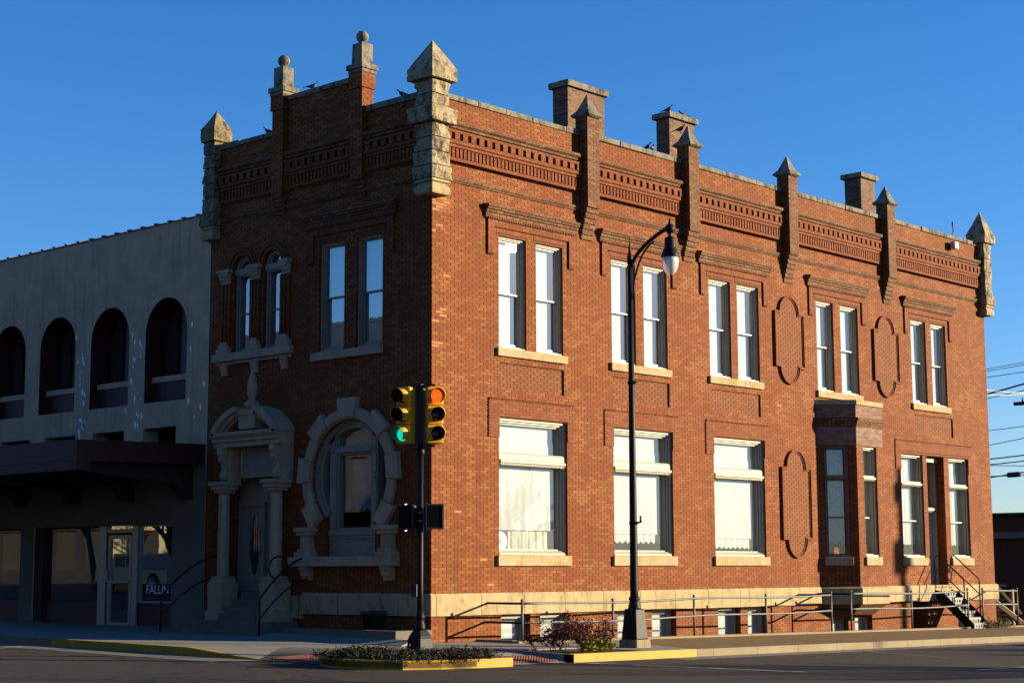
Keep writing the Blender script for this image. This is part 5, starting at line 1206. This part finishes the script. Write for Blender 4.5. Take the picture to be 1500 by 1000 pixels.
for x, y, h, r, sd_, lab in ((24.3, -30.3, 3.2, .34, 41, 'bare tree in the lot across the side street, nearest the corner'), (33.5, -27.0, 3.0, .3, 42, 'bare tree in the lot across the side street, beside the kerb'), (15.5, -33.0, 3.4, .36, 43, 'bare tree in the lot across the side street, farthest back'),
                              (-23.5, 41.6, 1.7, .5, 44, 'thick forked bare tree across the main street before the cream building'), (-23.0, 47.3, 2.6, .2, 45, 'slim bare tree across the main street near the silver truck')):
    bare_tree(x, y, h, r, sd_, lab)
def opposite(name, y0, y1, h, mat, label):
    g = gz(-32, y0); t = thing(name, label, 'building', (-31, y0, g), 'buildings across the main street')
    hl = []; n = max(2, int((y1-y0)/(3 if h > 9 else 10))); st_ = (y1-y0)/n
    for i in range(n):
        if h > 9: hl.append(rect(y0+st_*i+st_*.3, y0+st_*i+st_*.7, 4.9, 6.6))
        hl.append(rect(y0+st_*i+.3, y0+st_*i+min(st_-.3, 2.7), .6, 2.9))
    fr = FR((-31, 0, g), (0, 1, 0), (1, 0, 0)); mb = MB(); wall_mesh(mb, fr, rect(y0, y1, -.3, h), hl, .25); mb.build('facade_wall', mat, t, recalc=False)
    mb = MB(); mb.box(fr, y0, y1, -.3, h-.4, -12, -.9); mb.box(fr, y0, y0+.2, -.3, h, -.9, -.01); mb.box(fr, y1-.2, y1, -.3, h, -.9, -.01); mb.build('rear_wall', 'room_dark', t)
    mb = MB(); mb.box(fr, y0-.05, y1+.05, h+.001, h+.18, -.4, .12); mb.build('cornice', 'brown_dark', t)
    for p in hl:
        mb = MB(); (a, b), (c_, d) = p[0], p[2]; mb.box(fr, a, c_, b, d, -.3, -.24); mb.build('window', 'room_dark', t)
opposite('brick_shop', -6, 14, 13.4, 'far_dark', 'brown two storey brick shop across the main street, nearest the crossing')
opposite('brick_shop', 14.3, 47.7, 13.3, 'shed_dark', 'dark painted two storey shop across the main street')
opposite('cream_building', 48, 57.6, 8.2, 'far_cream', 'low cream painted building across the main street')
opposite('brick_shop', 57.9, 97, 12.5, 'shed_dark', 'dark brown two storey shop far up the main street')
# pickup truck parked across the main street
def pickup(x, y, label):
    g = gz(x, y)-.15; t = thing('pickup_truck', label, 'truck', (x, y, g)); F = FR((x, y, g), (0, 1, 0), (1, 0, 0))
    side = [(-2.75, .55), (-2.75, 1.05), (-.9, 1.08), (-.75, 1.12), (-.45, 1.72), (-.2, 1.80), (1.1, 1.82), (1.25, 1.78), (1.42, 1.14), (2.7, 1.12), (2.78, .95), (2.78, .5)]
    low = []
    for c_ in (1.75, -1.75): low += [(c_+.46*cos(a), .45+.46*sin(a)) for a in [pi*i/8 for i in range(9)]]
    pass; MB().prism(F, side[::-1] + [(-2.75, .45)] + [(2*0-1.75-.46*cos(pi*i/8)*1.0, .45+.46*sin(pi*i/8)) for i in range(9)] + [(1.75-.46*cos(pi*i/8), .45+.46*sin(pi*i/8)) for i in range(9)], -.95, .95).build('body', 'truck_silver', t, bevel=.03)
    for a, b in (((-.62, 1.2), (.22, 1.7)), ((.3, 1.2), (1.12, 1.7))): MB().prism(F, [a, (b[0], a[1]), (b[0]-.02, b[1]), (a[0]+.2 if a[0] < 0 else a[0], b[1])], .951, .956).build('side_window', 'truck_black', t)
    for c_ in (-1.75, 1.75):
        for w_ in (.72, -.95):
            mb = MB(); mb.lathe(F(c_, .4, w_), [(.2, 0), (.38, .0), (.4, .04), (.4, .2), (.38, .24), (.2, .24)], 20, axis=(1, 0, 0)); o = mb.build('wheel', 'truck_black', t)
            mb = MB(); mb.lathe(F(c_, .4, w_+.2), [(.2, .0), (.2, .045), (.05, .05)], 12, axis=(1, 0, 0)); mb.build('rim', 'galvanised', o)
    MB().box(F, 2.781, 2.82, .75, 1.08, .7, .93).build('tail_light', 'tail_red', t); MB().box(F, 2.781, 2.82, .75, 1.08, -.93, -.7).build('tail_light', 'tail_red', t)
    MB().box(F, 2.79, 2.95, .42, .6, -.9, .9).build('bumper', 'galvanised', t)
pickup(-20.3, 39.2, 'silver pickup truck parked across the main street facing down the road')

# unseen van added to lay a long shadow across the kerb lane
def van(x, y, label):
    g = gz(x, y)-.15; t = thing('shadow_van', label, 'van', (x, y, g)); F = FR((x, y, g), (1, 0, 0), (0, -1, 0))
    MB().prism(F, [(-2.8, .4), (2.7, .4), (2.75, .9), (2.2, 1.15), (1.6, 1.95), (1.3, 2.2), (-2.7, 2.25), (-2.8, 2.1)], -.98, .98).build('body', 'lamp_white', t, bevel=.05)
    for a in (.981, -.986): MB().prism(F, [(.7, 1.2), (2.0, 1.2), (1.55, 1.85), (.7, 1.85)], a, a+.005).build('side_window', 'truck_black', t)
    for c_ in (-1.8, 1.75):
        for w_ in (.75, -.99):
            mb = MB(); mb.lathe(F(c_, .36, w_), [(.2, 0), (.34, 0), (.36, .04), (.36, .2), (.34, .24), (.2, .24)], 18, axis=(0, -1, 0)); o = mb.build('wheel', 'truck_black', t)
            mb = MB(); mb.lathe(F(c_, .36, w_+.2), [(.2, 0), (.2, .045), (.05, .05)], 12, axis=(0, -1, 0)); mb.build('rim', 'galvanised', o)
van(25.0, -14.2, 'unseen white van added along the side street for its shadow')
upole(13.6, -19.6, 10.5, 'utility pole across the side street, nearest the crossing', False, False)
